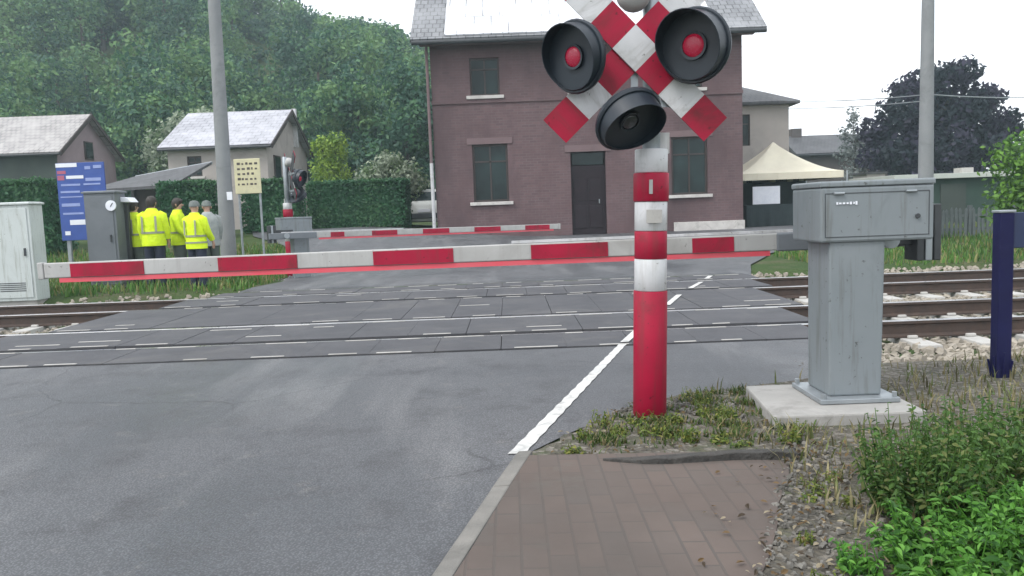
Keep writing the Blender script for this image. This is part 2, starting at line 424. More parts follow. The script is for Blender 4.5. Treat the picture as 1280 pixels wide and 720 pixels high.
def grid_mesh(name, xs, ys, zfun, material, kind='structure', off=0.0):
    X, Y = np.meshgrid(xs, ys)
    Z = zfun(X, Y) + off
    v = np.stack([X.ravel(), Y.ravel(), Z.ravel()], 1)
    nx, ny = len(xs), len(ys)
    i = np.arange(nx * ny).reshape(ny, nx)
    f = np.stack([i[:-1, :-1].ravel(), i[:-1, 1:].ravel(), i[1:, 1:].ravel(), i[1:, :-1].ravel()], 1)
    me = bpy.data.meshes.new(name); me.from_pydata(v.tolist(), [], f.tolist()); me.materials.append(material)
    me.polygons.foreach_set('use_smooth', [True] * len(me.polygons)); me.update()
    o = bpy.data.objects.new(name, me); COL.objects.link(o)
    return tag(o, kind=kind)

def edge_sheet(name, ys, fl, frr, material, off, ncol=28, zfun=zt, ripple=0.0):
    """a sheet lying on the ground between two edges x=fl(y), x=frr(y)"""
    rr = random.Random(3)
    vs, fs = [], []
    for j, y in enumerate(ys):
        a = fl(y) + rr.uniform(-ripple, ripple); b = frr(y) + rr.uniform(-ripple, ripple)
        for k in range(ncol + 1):
            x = a + (b - a) * k / ncol
            vs.append((x, y, float(zfun(x, y)) + off))
    for j in range(len(ys) - 1):
        for k in range(ncol):
            a = j * (ncol + 1) + k
            fs.append((a, a + 1, a + ncol + 2, a + ncol + 1))
    me = bpy.data.meshes.new(name); me.from_pydata(vs, [], fs); me.materials.append(material)
    me.polygons.foreach_set('use_smooth', [True] * len(me.polygons)); me.update()
    o = bpy.data.objects.new(name, me); COL.objects.link(o)
    return tag(o, kind='structure')

def interp(tab):
    xs = [a for a, _ in tab]; ys = [b for _, b in tab]
    return lambda t: float(np.interp(t, xs, ys))

# ------------------------------------------------------------------ foliage
def leaf_cloud(centers, normals, sizes, rng, aspect=.55):
    """numpy leaf quads (rhombs folded about their midrib)"""
    n = len(centers)
    t = rng.normal(size=(n, 3)); nn = normals / np.linalg.norm(normals, axis=1, keepdims=True)
    t -= nn * np.sum(t * nn, 1, keepdims=True); t /= np.linalg.norm(t, axis=1, keepdims=True)
    b = np.cross(nn, t)
    s = sizes[:, None]
    v = np.stack([centers - t * s, centers + b * s * aspect + nn * s * .12, centers + t * s, centers - b * s * aspect + nn * s * .12], 1)
    return v.reshape(-1, 3)

def leaf_points(centers, normals, sizes, rng, aspect=.5):
    n = len(centers)
    t = rng.normal(size=(n, 3)); nn = normals / np.linalg.norm(normals, axis=1, keepdims=True)
    t -= nn * np.sum(t * nn, 1, keepdims=True); t /= np.linalg.norm(t, axis=1, keepdims=True)
    b = np.cross(nn, t); s = sizes[:, None]
    base, tip = centers - t * s, centers + t * s - nn * s * .35
    def P(f, w, up): return centers + t * s * f + b * s * aspect * w + nn * s * up
    v = np.stack([base, P(-.45, .8, .12), P(.25, .78, .08), tip, base, tip, P(.25, -.78, .08), P(-.45, -.8, .12)], 1)
    return v.reshape(-1, 3)

def crown_arrays(lobes, n, size, rng, shell=.35, up=.25, jitter=.9):
    L = np.array(lobes, float)
    w = (L[:, 3] * L[:, 4] * L[:, 5]) ** (2 / 3); w /= w.sum()
    idx = rng.choice(len(L), n, p=w)
    d = rng.normal(size=(n, 3)); d /= np.linalg.norm(d, axis=1, keepdims=True)
    r = rng.uniform(0, 1, n) ** shell
    bumpy = 1 + .16 * np.sin(d[:, 0] * 7 + L[idx, 0] * 3) * np.sin(d[:, 2] * 6 + L[idx, 1]) + .10 * np.sin(d[:, 1] * 13 + idx)
    c = L[idx, :3] + d * (r * bumpy)[:, None] * L[idx, 3:6]
    nrm = d + rng.normal(size=(n, 3)) * jitter + np.array([0, 0, up])
    sz = size * rng.uniform(.6, 1.35, n)
    tone = np.sin(c[:, 0] * 1.9 / max(size * 4, .2)) + np.sin(c[:, 1] * 1.7 / max(size * 4, .2) + 1) + np.sin(c[:, 2] * 2.1 / max(size * 4, .2)) + rng.normal(size=n) * .9
    return c, nrm, sz, tone

def leaves_object(name, parts, mats, rng, parent=None, aspect=.55, pointed=False):
    C = np.concatenate([p[0] for p in parts]); Nn = np.concatenate([p[1] for p in parts])
    Z = np.concatenate([p[2] for p in parts]); T = np.concatenate([p[3] for p in parts])
    v = (leaf_points if pointed else leaf_cloud)(C, Nn, Z, rng, aspect)
    if pointed: T = np.repeat(T, 2)
    n = len(v) // 4
    me = bpy.data.meshes.new(name)
    me.vertices.add(4 * n); me.vertices.foreach_set('co', v.ravel().astype(np.float32))
    me.loops.add(4 * n); me.loops.foreach_set('vertex_index', np.arange(4 * n, dtype=np.int32))
    me.polygons.add(n); me.polygons.foreach_set('loop_start', np.arange(0, 4 * n, 4, dtype=np.int32))
    try: me.polygons.foreach_set('loop_total', np.full(n, 4, dtype=np.int32))
    except Exception: pass
    for m_ in mats: me.materials.append(m_)
    k = len(mats)
    mi = np.zeros(n, dtype=np.int32)
    if k == 2: mi = (T > .35).astype(np.int32)
    if k >= 3: mi = np.where(T > .9, 1, np.where(T < -.8, 2, 0)).astype(np.int32)
    me.polygons.foreach_set('material_index', mi)
    me.validate(); me.update()
    o = bpy.data.objects.new(name, me); COL.objects.link(o)
    if parent: o.parent = parent
    return o

def lobes_round(h0, h1, rad, n, rr, squash=1.0):
    """a few uneven lobes between heights h0..h1"""
    out = []
    for i in range(n):
        a = rr.uniform(0, 6.283); t = (i + .5) / n
        z = h0 + (h1 - h0) * t
        w = rad * (.35 + .65 * math.sin(math.pi * min(1, .18 + t * .78)))
        k = rr.uniform(.25, .62) * w
        q = rr.uniform(.38, .6) * rad
        out.append((math.cos(a) * k, math.sin(a) * k, z, q, q, q * .8 * squash))
    return out

def tree(name, loc, lobes, nleaf, size, mats, trunk_r, label, cat='tree', group=None, seed=1, shell=.4, limbs=True, trunk_h=None):
    rng = np.random.default_rng(seed); rr = random.Random(seed)
    root = empty(name, loc, 0, label, cat, group)
    leaves_object('crown', [crown_arrays(lobes, nleaf, size, rng, shell)], mats, rng, root)
    t = MB()
    top = trunk_h or max(l[2] for l in lobes) * .9
    pts = [(rr.uniform(-.06, .06) * i * trunk_r * 4, rr.uniform(-.06, .06) * i * trunk_r * 4, -.15 + (top + .15) * i / 5) for i in range(6)]
    t.tube(pts, [trunk_r * (1.25 if i == 0 else 1) * (1 - .16 * i) for i in range(6)], 9)
    if limbs:
        for l in lobes[:9]:
            z0 = max(.25 * top, min(l[2] - .5 * math.hypot(l[0], l[1]) - .2, top * .8)); k = z0 / top * 5
            b = pts[min(5, int(k))]
            p0 = Vector((b[0], b[1], z0)); p1 = Vector(l[:3])
            mid = (p0 + p1) / 2 + Vector((0, 0, -.08 * (p1 - p0).length))
            t.tube([p0, mid, p1], [trunk_r * .45, trunk_r * .3, trunk_r * .12], 6)
    t.build('trunk', MT['bark'], root, smooth=True)
    return root

# ================================================================== SETTING
# ground: one sheet, fine near the crossing, coarse to the horizon
def spaced(lo, hi, step, far, n):
    near = np.arange(lo, hi + 1e-6, step)
    a = lo - np.geomspace(step, far, n)[::-1]; b = hi + np.geomspace(step, far, n)
    return np.concatenate([a, near, b])
gx = spaced(-14, 13, .15, 900, 60)
gy = np.concatenate([np.array([-300, -100, -40, -15, -6, -2.]), np.arange(0, 32, .15), np.arange(32, 60, 1.0), np.arange(60, 130, 2.5), 130 + np.geomspace(5, 1500, 20)])
grid_mesh('ground', gx, gy, zt, MT['soil'])

# road before the crossing
white_edge = interp([(0, -1.35), (2.86, -.30), (4.15, 0.0), (7.7, 1.12), (11.2, 2.35), (13.1, 3.15), (15, 3.9)])
kerb_in = interp([(0, -.95), (2.86, -.28), (3.6, -.12), (4.08, -.01)])
road_r = interp([(-6, -2.2), (0, -.95), (2.86, -.28), (4.06, 0.0), (4.45, .27), (4.8, .55), (5.1, .80), (5.35, 1.2), (5.5, 1.7), (5.7, 2.25), (6.2, 2.5), (7.40, 2.75)])
edge_sheet('road', list(np.arange(-6, 4.0, .25)) + list(np.arange(4.0, 7.36, .08)), lambda y: -14.0 if y < 5.5 else -14 + (y - 5.5) * 4.05, road_r, MT['asphalt'], .012, 50, zfun=lambda x, y: 0.0)
# road beyond the crossing, opening to the forecourt of the house
far_l = interp([(14.13, -5.05), (16, -4.6), (18.5, -5.0), (21, -5.6), (23, -6.5), (25, -8), (28, -9)])
far_r = interp([(14.13, 4.25), (16, 4.8), (19, 6.2), (21, 9.0), (22.5, 11.5), (28, 12.2)])
o = edge_sheet('forecourt_road', list(np.arange(14.13, 28, .2)), far_l, far_r, MT['asphalt'], .03, 60)

# painted edge line, worn
m = MB()
ys = list(np.arange(4.12, 7.34, .1)) + [7.34]
for a, b in zip(ys[:-1], ys[1:]):
    w0 = .046 - .003 * (a - 4) + .004 * math.sin(a * 31); w1 = .046 - .003 * (b - 4) + .004 * math.sin(b * 31)
    m.add([(white_edge(a) - w0, a, .018), (white_edge(a) + w0, a, .018), (white_edge(b) + w1, b, .018), (white_edge(b) - w1, b, .018)], [(0, 1, 2, 3)])
tag(m.build('edge_line_marking', MT['line']), kind='structure')
m = MB()
for a, b in ((7.45, 8.12), (10.1, 11.2), (12.0, 12.9), (13.45, 13.95)):
    w = .04
    m.add([(white_edge(a) - w, a, .022), (white_edge(a) + w, a, .022), (white_edge(b) + w, b, .022), (white_edge(b) - w, b, .022)], [(0, 1, 2, 3)])
tag(m.build('crossing_line_marking', MT['line']), kind='structure')

# crossing deck: rubber panels between the rails
RAILS = (8.25, 9.70, 11.90, 13.35)
strips = [(7.37, 8.19), (8.395, 9.555), (9.76, 11.84), (12.045, 13.205), (13.41, 14.12)]
m = MB(); me_ = MB()
rr = random.Random(4)
for (a, b) in strips:
    pitch = .62
    n = int((XR(a) - XL(a)) / pitch)
    for i in range(n + 1):
        x0 = XL((a + b) / 2) + i * pitch; x1 = x0 + pitch - .0035
        x0 += rr.uniform(-.004, .004)
        z = .012 + rr.uniform(-.0025, .0025)
        m.bx(x0, x1, a, b, -.16, z)
        for yy, s in ((a, 1), (b, -1)):
            if rr.random() < .8:
                l = rr.uniform(.18, .42); q = x0 + rr.uniform(.02, pitch - l - .03)
                me_.bx(q, q + l, *sorted((yy + s * .004, yy + s * .04)), z + .001, z + .005)
        if rr.random() < .30 and b - a > 1:
            yy = rr.uniform(a + .2, b - .2); l = rr.uniform(.2, .5)
            me_.bx(x0 + .03, x0 + .03 + l, yy, yy + .035, z + .001, z + .004)
    # the bearing below
    m.bx(XL((a + b) / 2) - .05, XR((a + b) / 2) + .15, a + .01, b - .01, -.24, -.162)
deck = m.build('crossing_deck', MT['panel'], bevel=.0015); tag(deck, kind='structure')
tag(me_.build('deck_edging_strip', MT['paleconc']), kind='structure')

# tracks
def rail_profile(x0, x1, y):
    m = MB()
    prof = [(-.07, -.17), (.07, -.17), (.07, -.155), (.012, -.135), (.012, -.045), (.035, -.03), (.035, -.002), (.028, .004), (-.028, .004), (-.035, -.002), (-.035, -.03), (-.012, -.045), (-.012, -.135), (-.07, -.155)]
    m.prism([(x0, y + p, z) for p, z in prof], (x1 - x0, 0, 0))
    m.m = [1 if i in (0, 1) else 0 for i in range(len(m.f))]
    n = len(prof)
    m.m = [0, 0] + [1 if i in (6, 7, 8) else 0 for i in range(n)]
    return m
slp = MB()
slp.add([(-.13, -1.25, -.34), (.13, -1.25, -.34), (.13, 1.25, -.34), (-.13, 1.25, -.34), (-.105, -1.22, -.175), (.105, -1.22, -.175), (.105, 1.22, -.175), (-.105, 1.22, -.175)],
        [(0, 3, 2, 1), (4, 5, 6, 7), (0, 1, 5, 4), (1, 2, 6, 5), (2, 3, 7, 6), (3, 0, 4, 7)])
for q in (-.725, .725):
    for e in (-.11, .11):
        slp.bx(-.05, .05, q + e - .02, q + e + .02, -.175, -.14)
proto_s = None
for tno, (ra, rb) in enumerate(((RAILS[0], RAILS[1]), (RAILS[2], RAILS[3]))):
    root = empty('railway_track', (0, 0, 0), kind='structure')
    for y in (ra, rb):
        rail_profile(-70, 70, y).build('rail', [MT['rust'], MT['steel']], root)
    xs = list(np.arange(XR(rb) + .25, 11.5, .6)) + list(np.arange(-12.5, XL(ra) - .2, .6))
    for x in xs:
        if proto_s is None:
            proto_s = slp.build('sleeper', MT['paleconc'], root, bevel=.01); s_ = proto_s
        else:
            s_ = proto_s.copy(); COL.objects.link(s_); s_.parent = root
        s_.location = (float(x), (ra + rb) / 2, 0)

# ballast and rubble
def stones(name, pts, smin, smax, material, seed, label=None):
    rng = np.random.default_rng(seed)
    base = np.array([(-1, -1, -.7), (1, -1, -.7), (1, 1, -.7), (-1, 1, -.7), (-.7, -.8, .7), (.8, -.6, .6), (.7, .7, .8), (-.8, .6, .6)], float)
    fs = np.array([(0, 3, 2, 1), (4, 5, 6, 7), (0, 1, 5, 4), (1, 2, 6, 5), (2, 3, 7, 6), (3, 0, 4, 7)])
    n = len(pts); P = np.array(pts)
    sz = rng.uniform(smin, smax, n)
    V = base[None] * (1 + rng.uniform(-.35, .35, (n, 8, 3)))
    V *= sz[:, None, None] * rng.uniform(.6, 1.1, (n, 1, 3))
    a = rng.uniform(0, 6.28, n); ca, sa = np.cos(a), np.sin(a)
    Vx = V[:, :, 0] * ca[:, None] - V[:, :, 1] * sa[:, None]; Vy = V[:, :, 0] * sa[:, None] + V[:, :, 1] * ca[:, None]
    b = rng.uniform(-.6, .6, n); cb, sb = np.cos(b), np.sin(b)
    Vz = V[:, :, 2] * cb[:, None] + Vx * sb[:, None]; Vx = Vx * cb[:, None] - V[:, :, 2] * sb[:, None]
    V = np.stack([Vx, Vy, Vz], 2) + P[:, None, :]
    Fs = (fs[None] + (np.arange(n) * 8)[:, None, None]).reshape(-1, 4)
    me = bpy.data.meshes.new(name); me.from_pydata(V.reshape(-1, 3).tolist(), [], Fs.tolist()); me.materials.append(material); me.update()
    o = bpy.data.objects.new(name, me); COL.objects.link(o)
    return tag(o, kind='stuff')
P_ = []
rr = random.Random(11)
while len(P_) < 9500:
    right = rr.random() < .72
    x = rr.uniform(2.7, 10.5) if right else rr.uniform(-12, -5)
    y = rr.uniform(6.15, 14.7)
    if right and x < XR(y) + .05 or (not right and x > XL(y) - .05): continue
    if any(abs(y - r) < .09 for r in RAILS): continue
    if x > 1.08 * y * .66 + 1.2: continue
    P_.append((x, y, zf(x, y) + .005 + rr.uniform(0, .03)))
stones('ballast', P_, .022, .05, MT['stones'], 5)
# loose rubble by the path and at the mast foot
P_ = []
while len(P_) < 420:
    y = rr.uniform(2.4, 4.1); x = .83 + (y - 2.7) * .42 + abs(rr.gauss(0, .17))
    P_.append((x, y, .022 + rr.uniform(0, .008)))
while len(P_) < 720:
    y = rr.gauss(4.9, .16); x = rr.uniform(.5, 1.4)
    if x < road_r(y): continue
    P_.append((x, y, .03))
while len(P_) < 1200:
    y = rr.uniform(4.6, 6.3); x = rr.uniform(2.2, 4.2); P_.append((x, y, zf(x, y) + .01))
stones('rubble', P_, .005, .015, MT['rubble'], 8)

# dirt verge, brick footpath and its kerb
edge_sheet('dirt_verge', list(np.arange(1.2, 6.6, .06)), lambda y: max(kerb_in(y) + .2, .0) if y < 4.0 else road_r(y) + .02, lambda y: 3.2 + .5 * y * .5, MT['dirt'], .018, 30, ripple=.04)
m = MB()
py = list(np.arange(.6, 3.98, .12)) + [3.98]
for a, b in zip(py[:-1], py[1:]):
    for y0, y1 in ((a, b),):
        e0, e1 = [.86 + (q - 2.7) * .42 + .008 * math.sin(q * 9) + .006 * math.sin(q * 23) for q in (y0, y1)]
        m.add([(kerb_in(y0) + .09, y0, .05), (e0, y0, .026), (e1, y1, .026), (kerb_in(y1) + .09, y1, .05), (e0, y0, -.02), (e1, y1, -.02)], [(0, 1, 2, 3), (1, 4, 5, 2)])
tag(m.build('footpath', MT['paver']), kind='structure')
k = MB()
y = .6; rr = random.Random(2)
while y < 4.0:
    y1 = min(y + .98, 4.06); a, b = kerb_in(y), kerb_in(y1); t = rr.uniform(-.004, .004)
    k.prism([(a, y, -.05), (a + .09, y, -.05), (a + .09, y, .058 + t), (a + .02, y, .056 + t), (a, y, .035 + t)], (b - a, y1 - y - .008, 0)); y = y1
tag(k.build('kerb', MT['kerbstone'], bevel=.008), kind='structure')
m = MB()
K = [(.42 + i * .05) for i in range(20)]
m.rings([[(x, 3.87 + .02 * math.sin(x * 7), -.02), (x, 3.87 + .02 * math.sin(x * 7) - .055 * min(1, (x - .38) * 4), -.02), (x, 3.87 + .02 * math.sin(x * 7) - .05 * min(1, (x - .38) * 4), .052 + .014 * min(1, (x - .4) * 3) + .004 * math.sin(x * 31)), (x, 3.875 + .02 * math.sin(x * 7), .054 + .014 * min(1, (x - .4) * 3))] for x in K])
tag(m.build('soil_edge_shadow_strip', MT['soilshadow'], bevel=.006), kind='structure')  # low soil edge, its dark colour standing in for the shadow beneath

# ------------------------------------------------------------------ grasses and weeds
def blades(name, spots, hmin, hmax, mats, seed, width=.006, lean=.5):
    rng = np.random.default_rng(seed)
    n = len(spots); P = np.array(spots, float)
    a = rng.uniform(0, 6.28, n); h = rng.uniform(hmin, hmax, n); ln = rng.uniform(.05, lean, n) * h
    dx, dy = np.cos(a), np.sin(a)
    w = width * rng.uniform(.6, 1.5, n)
    px, py_ = -dy * w, dx * w
    z0 = np.zeros(n)
    def V(x, y, z): return np.stack([P[:, 0] + x, P[:, 1] + y, P[:, 2] + z], 1)
    v = np.stack([V(px, py_, z0), V(-px, -py_, z0), V(dx * ln * .35 - px * .8, dy * ln * .35 - py_ * .8, h * .6), V(dx * ln * .35 + px * .8, dy * ln * .35 + py_ * .8, h * .6), V(dx * ln, dy * ln, h)], 1).reshape(-1, 3)
    fs = []
    for i in range(n):
        o = i * 5; fs += [(o, o + 1, o + 2, o + 3), (o + 3, o + 2, o + 4)]
    me = bpy.data.meshes.new(name); me.from_pydata(v.tolist(), [], fs)
    for m_ in mats: me.materials.append(m_)
    mi = np.repeat(rng.choice(len(mats), n, p=[.5, .3, .2]), 2); me.polygons.foreach_set('material_index', mi.astype(np.int32)); me.update()
    o = bpy.data.objects.new(name, me); COL.objects.link(o)
    return o
sp = []
rr = random.Random(21)
while len(sp) < 3600:
    cx, cy = rr.choice([(.62, 4.35), (.85, 4.5), (.45, 4.3), (1.1, 4.55), (1.3, 4.75), (1.45, 4.95), (.95, 4.3), (1.55, 4.5), (.75, 4.62), (1.25, 4.3), (.95, 5.0), (1.2, 5.1), (.7, 4.85), (1.45, 5.3), (1.3, 4.9)])
    x, y = rr.gauss(cx, .14), rr.gauss(cy, .10)
    if x < .1 + (y - 4.0) * .6 or y < 3.93 or x < road_r(y) + .03: continue
    if math.sin(x * 17) + math.sin(y * 23 + x * 9) + rr.gauss(0, .5) < .1: continue
    sp.append((x, y, .0))
g = blades('verge_grass', sp, .015, .075, MT['leafgrass'], 3, .005, 1.1); tag(g, kind='stuff')
sp = []
while len(sp) < 4200:
    x = rr.uniform(1.15, 4.2); y = rr.uniform(2.3, 6.2)
    if x < 1.25 + max(0, (y - 4.2)) * 1.1 and rr.random() < .85: continue
    if 1.4 < x < 2.4 and 4.35 < y < 5.3 or x < road_r(y) + .05: continue
    if rr.random() < .35 and y > 5.0: continue
    sp.append((x, y, zf(x, y)))
g = blades('tall_grass', sp, .03, .13, MT['leafdry'], 4, .005, 1.0); tag(g, kind='stuff')
sp = []
while len(sp) < 16000:
    if rr.random() < .5: x, y = rr.uniform(-13, -4.9), rr.uniform(14.8, 23)
    else: x, y = rr.uniform(6.0, 16), rr.uniform(14.8, 24)
    if far_l(y) - .05 < x < far_r(y) + .1: continue
    sp.append((x, y, zf(x, y)))
g = blades('verge_meadow', sp, .06, .22, MT['leafmeadow'], 5, .014, .6); tag(g, kind='stuff')
del sp

rng = np.random.default_rng(9)
C = []
rl = random.Random(90)
while len(C) < 420:
    if rl.random() < .6:
        y = rl.uniform(2.5, 4.1); x = .86 + (y - 2.7) * .42 + rl.gauss(.12, .16); z = .045
    else:
        y = rl.uniform(4.02, 5.2); x = rl.uniform(.1, 1.5); z = .035
        if x < road_r(y) - .04: continue
    C.append((x, y, z))
C = np.array(C); nC = len(C)
lit = leaves_object('leaf_litter', [(C, np.array([0, 0, 1.0]) + rng.normal(size=(nC, 3)) * .35, rng.uniform(.008, .02, nC), rng.normal(size=nC) * 1.3)], [leafmat('dead_leaf', (.17, .11, .05)), leafmat('pale_dead_leaf', (.34, .29, .2)), leafmat('dark_dead_leaf', (.07, .05, .03))], rng, None, .6, True)
tag(lit, kind='stuff')
def weed(name, x, y, h, r, nst, nl, size, mats, label, seed, cat='weed', group=None):
    rng = np.random.default_rng(seed); r_ = random.Random(seed)
    root = empty(name, (x, y, zf(x, y)), 0, label, cat, group)
    st = MB(); C, Nn, Z, T = [], [], [], []
    for i in range(nst):
        a = r_.uniform(0, 6.28); q = r_.uniform(0, 1) ** .6 * r; hh = h * r_.uniform(.55, 1.05)
        b = Vector((math.cos(a) * q * .6, math.sin(a) * q * .6, -.01)); t = Vector((math.cos(a) * q, math.sin(a) * q, hh))
        st.tube([b, (b + t) / 2 + Vector((r_.uniform(-.02, .02), r_.uniform(-.02, .02), 0)), t], [.004, .003, .0015], 5)
        for j in range(nl):
            f = .2 + .8 * (j + r_.random()) / nl; p = b.lerp(t, f); an = r_.uniform(0, 6.28); sz = size * (1.25 - .6 * f) * r_.uniform(.7, 1.3)
            d = Vector((math.cos(an), math.sin(an), .1)); C.append(p + d * sz); Nn.append((d.x * .45 + r_.gauss(0, .25), d.y * .45 + r_.gauss(0, .25), 1)); Z.append(sz); T.append(r_.gauss(0, 1.2))
    leaves_object('foliage', [(np.array([tuple(c) for c in C]), np.array(Nn), np.array(Z), np.array(T))], mats, rng, root, .5, True)
    st.build('stem', mats[0], root)
    return root
rv = random.Random(77)
vp = 0
while vp < 24:
    x, y = rv.uniform(.2, 1.5), rv.uniform(4.08, 5.2)
    if x > 1.36 and y > 4.35: continue
    if x < road_r(y) + .08: continue
    weed('verge_plant', x, y, rv.uniform(.05, .11), rv.uniform(.06, .12), 12, 7, rv.uniform(.012, .018), MT['leafverge'], 'low yellow green plant in the stony verge around the banded signal mast', 100 + vp, 'weed', 'small plants in the verge around the signal mast'); vp += 1
for vp in range(7):
    y = rv.uniform(2.5, 3.7); x = .98 + (y - 2.7) * .42 + rv.uniform(0, .22)
    weed('path_plant', x, y, rv.uniform(.04, .08), rv.uniform(.04, .08), 9, 6, rv.uniform(.010, .016), MT['leafverge'], 'tiny green plant in the dark rubble along the brick path', 200 + vp, 'weed', 'tiny plants in the rubble by the path')
weed('leafy_weed', 1.50, 2.55, .20, .34, 110, 15, .024, MT['leafweed'], 'lush bright green leafy weed at the foot of the dull weeds, closest to the paving', 1)
weed('leafy_weed', 1.85, 2.75, .24, .36, 100, 15, .024, MT['leafweed'], 'lush bright green leafy weed in the bottom right corner', 2)
weed('leafy_weed', 1.17, 2.62, .12, .13, 20, 8, .02, MT['leafweed'], 'small low green weed growing in the rubble beside the brick path', 5)
weed('tall_weed', 1.62, 3.10, .40, .28, 130, 20, .020, MT['leafdull'], 'tall dull olive weed clump in front of the grey barrier pedestal', 3)
weed('tall_weed', 2.0, 3.35, .38, .32, 100, 18, .022, MT['leafdull'], 'tall dull olive weed clump below the navy post', 4)
weed('tall_weed', 2.55, 3.7, .30, .36, 60, 14, .024, MT['leafdull'], 'tall dull weed clump at the right edge under the navy panel', 6)

# ------------------------------------------------------------------ hillside wood
rng = np.random.default_rng(42); rr = random.Random(42)
parts = []; tr = MB()
cnt = 0
while cnt < 215:
    y = rr.uniform(50, 118); x = rr.uniform(-.70, .10) * y
    if x > -2 - max(0, (y - 60) * .05) + 6: continue
    if y < 58 and -20 < x < -15 and rr.random() < .4: continue
    z = zf(x, y); h = rr.uniform(8.5, 13) * (1 - .35 * S((x + 14) / 22)); rad = rr.uniform(2.6, 4.2)
    # the wood's height falls towards the brick house
    lim = CAM.z + (272 - float(np.interp(640 + 1000 * x / y, [330, 385, 440, 500, 530, 600], [-80, 2, 20, 38, 50, 70]))) * y / 1000 - z + rr.uniform(-1.2, .25)
    if lim < 3.5: continue
    h = min(h, lim); rad = min(rad, h * .36)
    lb = [(x + a, y + b, z + c, p, q, s) for a, b, c, p, q, s in lobes_round(h * .2, h - rad * .42, rad, 9, rr)]
    parts.append(crown_arrays(lb, 1900 if y < 80 else 1200, .19 if y < 80 else .25, rng, .30)); parts[-1] = parts[-1][:3] + (parts[-1][3] + rr.choice([-2.4, -1.2, -.3, .4, 1.2, 2.2]),)
    tr.tube([(x, y, z - .5), (x, y, z + h * .7)], [.28, .1], 6)
    cnt += 1
wood = leaves_object('hillside_wood', parts, MT['leafhill'], rng)
tag(wood, kind='stuff')
tag(tr.build('wood_undergrowth', MT['bark']), kind='stuff')
parts = []
for i in range(420):
    y = rr.uniform(46, 112); x = rr.uniform(-.72, .1) * y
    if x > 5: continue
    z = zf(x, y); q = rr.uniform(1.0, 2.2)
    parts.append(crown_arrays([(x, y, z + q * .5, q * 1.2, q * 1.2, q)], 130, .3, rng, .3))
tag(leaves_object('undergrowth', parts, [MT['leafhill'][2], MT['leafhill'][0], MT['leafhill'][2]], rng), kind='stuff')
parts = []
for i in range(46):
    x = rr.uniform(22, 90); y = rr.uniform(80, 100); q = rr.uniform(2, 3.6)
    parts.append(crown_arrays(lobes_round(.5, q * 1.7, q, 5, rr) if 0 else [(x, y, q * .8, q * 1.4, q, q), (x + 2, y, q * .6, q, q, q * .8)], 260, .4, rng, .3))
tag(leaves_object('distant_trees', parts, MT['leafhill'], rng), kind='stuff')

# trees that stand apart from the wood
rr = random.Random(5)
def px_tree(name, px, d, ztop, rad, h0, n, nleaf, size, mats, label, seed, tr_r=.16, cat='tree', group=None, shell=.4):
    p = pt(px, 270, d); z = zf(p.x, d)
    return tree(name, (p.x, d, z), lobes_round(h0, ztop - z - rad * .35, rad, n, random.Random(seed), 1.0), nleaf, size, mats, tr_r, label, cat, group, seed, shell)
px_tree('deciduous_tree', 455, 46, 9.5, 3.4, 1.5, 11, 7500, .145, MT['leafhill'], 'tall dark green tree behind the clipped hedge, nearest the brick house', 31, .25, group='trees at the foot of the hillside wood')
px_tree('deciduous_tree', 515, 44, 9.8, 3.2, 1.2, 11, 7500, .145, [MT['leafhill'][2], MT['leafhill'][0], MT['leafhill'][2]], 'dark tree right against the left edge of the brick house', 32, .25, group='trees at the foot of the hillside wood')
px_tree('deciduous_tree', 205, 48, 10.5, 3.6, 1.5, 11, 7500, .145, MT['leafhill'], 'full green tree between the two left houses', 33, .25, group='trees at the foot of the hillside wood')
px_tree('deciduous_tree', 30, 50, 10.2, 3.8, 1.5, 11, 7500, .145, MT['leafhill'], 'broad green tree behind the brown roofed house', 34, .25, group='trees at the foot of the hillside wood')
# golden conical tree, sage shrub, hedge
p = pt(418, 270, 33); z = zf(p.x, 33)
tree('conical_tree', (p.x, 33, z), [(0, 0, .7, .9, .9, .8), (.1, 0, 1.5, .95, .9, .8), (-.1, .1, 2.3, .85, .8, .8), (0, 0, 3.0, .7, .65, .7), (.3, 0, 3.4, .45, .4, .45), (-.35, -.1, 3.2, .45, .4, .5)], 6200, .07, MT['leafcone'], .1, 'golden green rounded conifer rising behind the clipped hedge', 'tree', seed=8, shell=.3)
p = pt(490, 270, 31); z = zf(p.x, 31)
tree('sage_shrub', (p.x, 31, z), [(0, 0, 1.2, 1.0, .8, 1.0), (-.7, 0, 1.9, .7, .7, .6), (.5, 0, 2.0, .7, .7, .6), (0, 0, 2.4, .6, .6, .5), (.9, 0, 1.5, .6, .6, .7)], 4200, .08, MT['leafpale'], .08, 'pale sage green shrub with wispy top behind the hedge', 'shrub', seed=9, shell=.45)
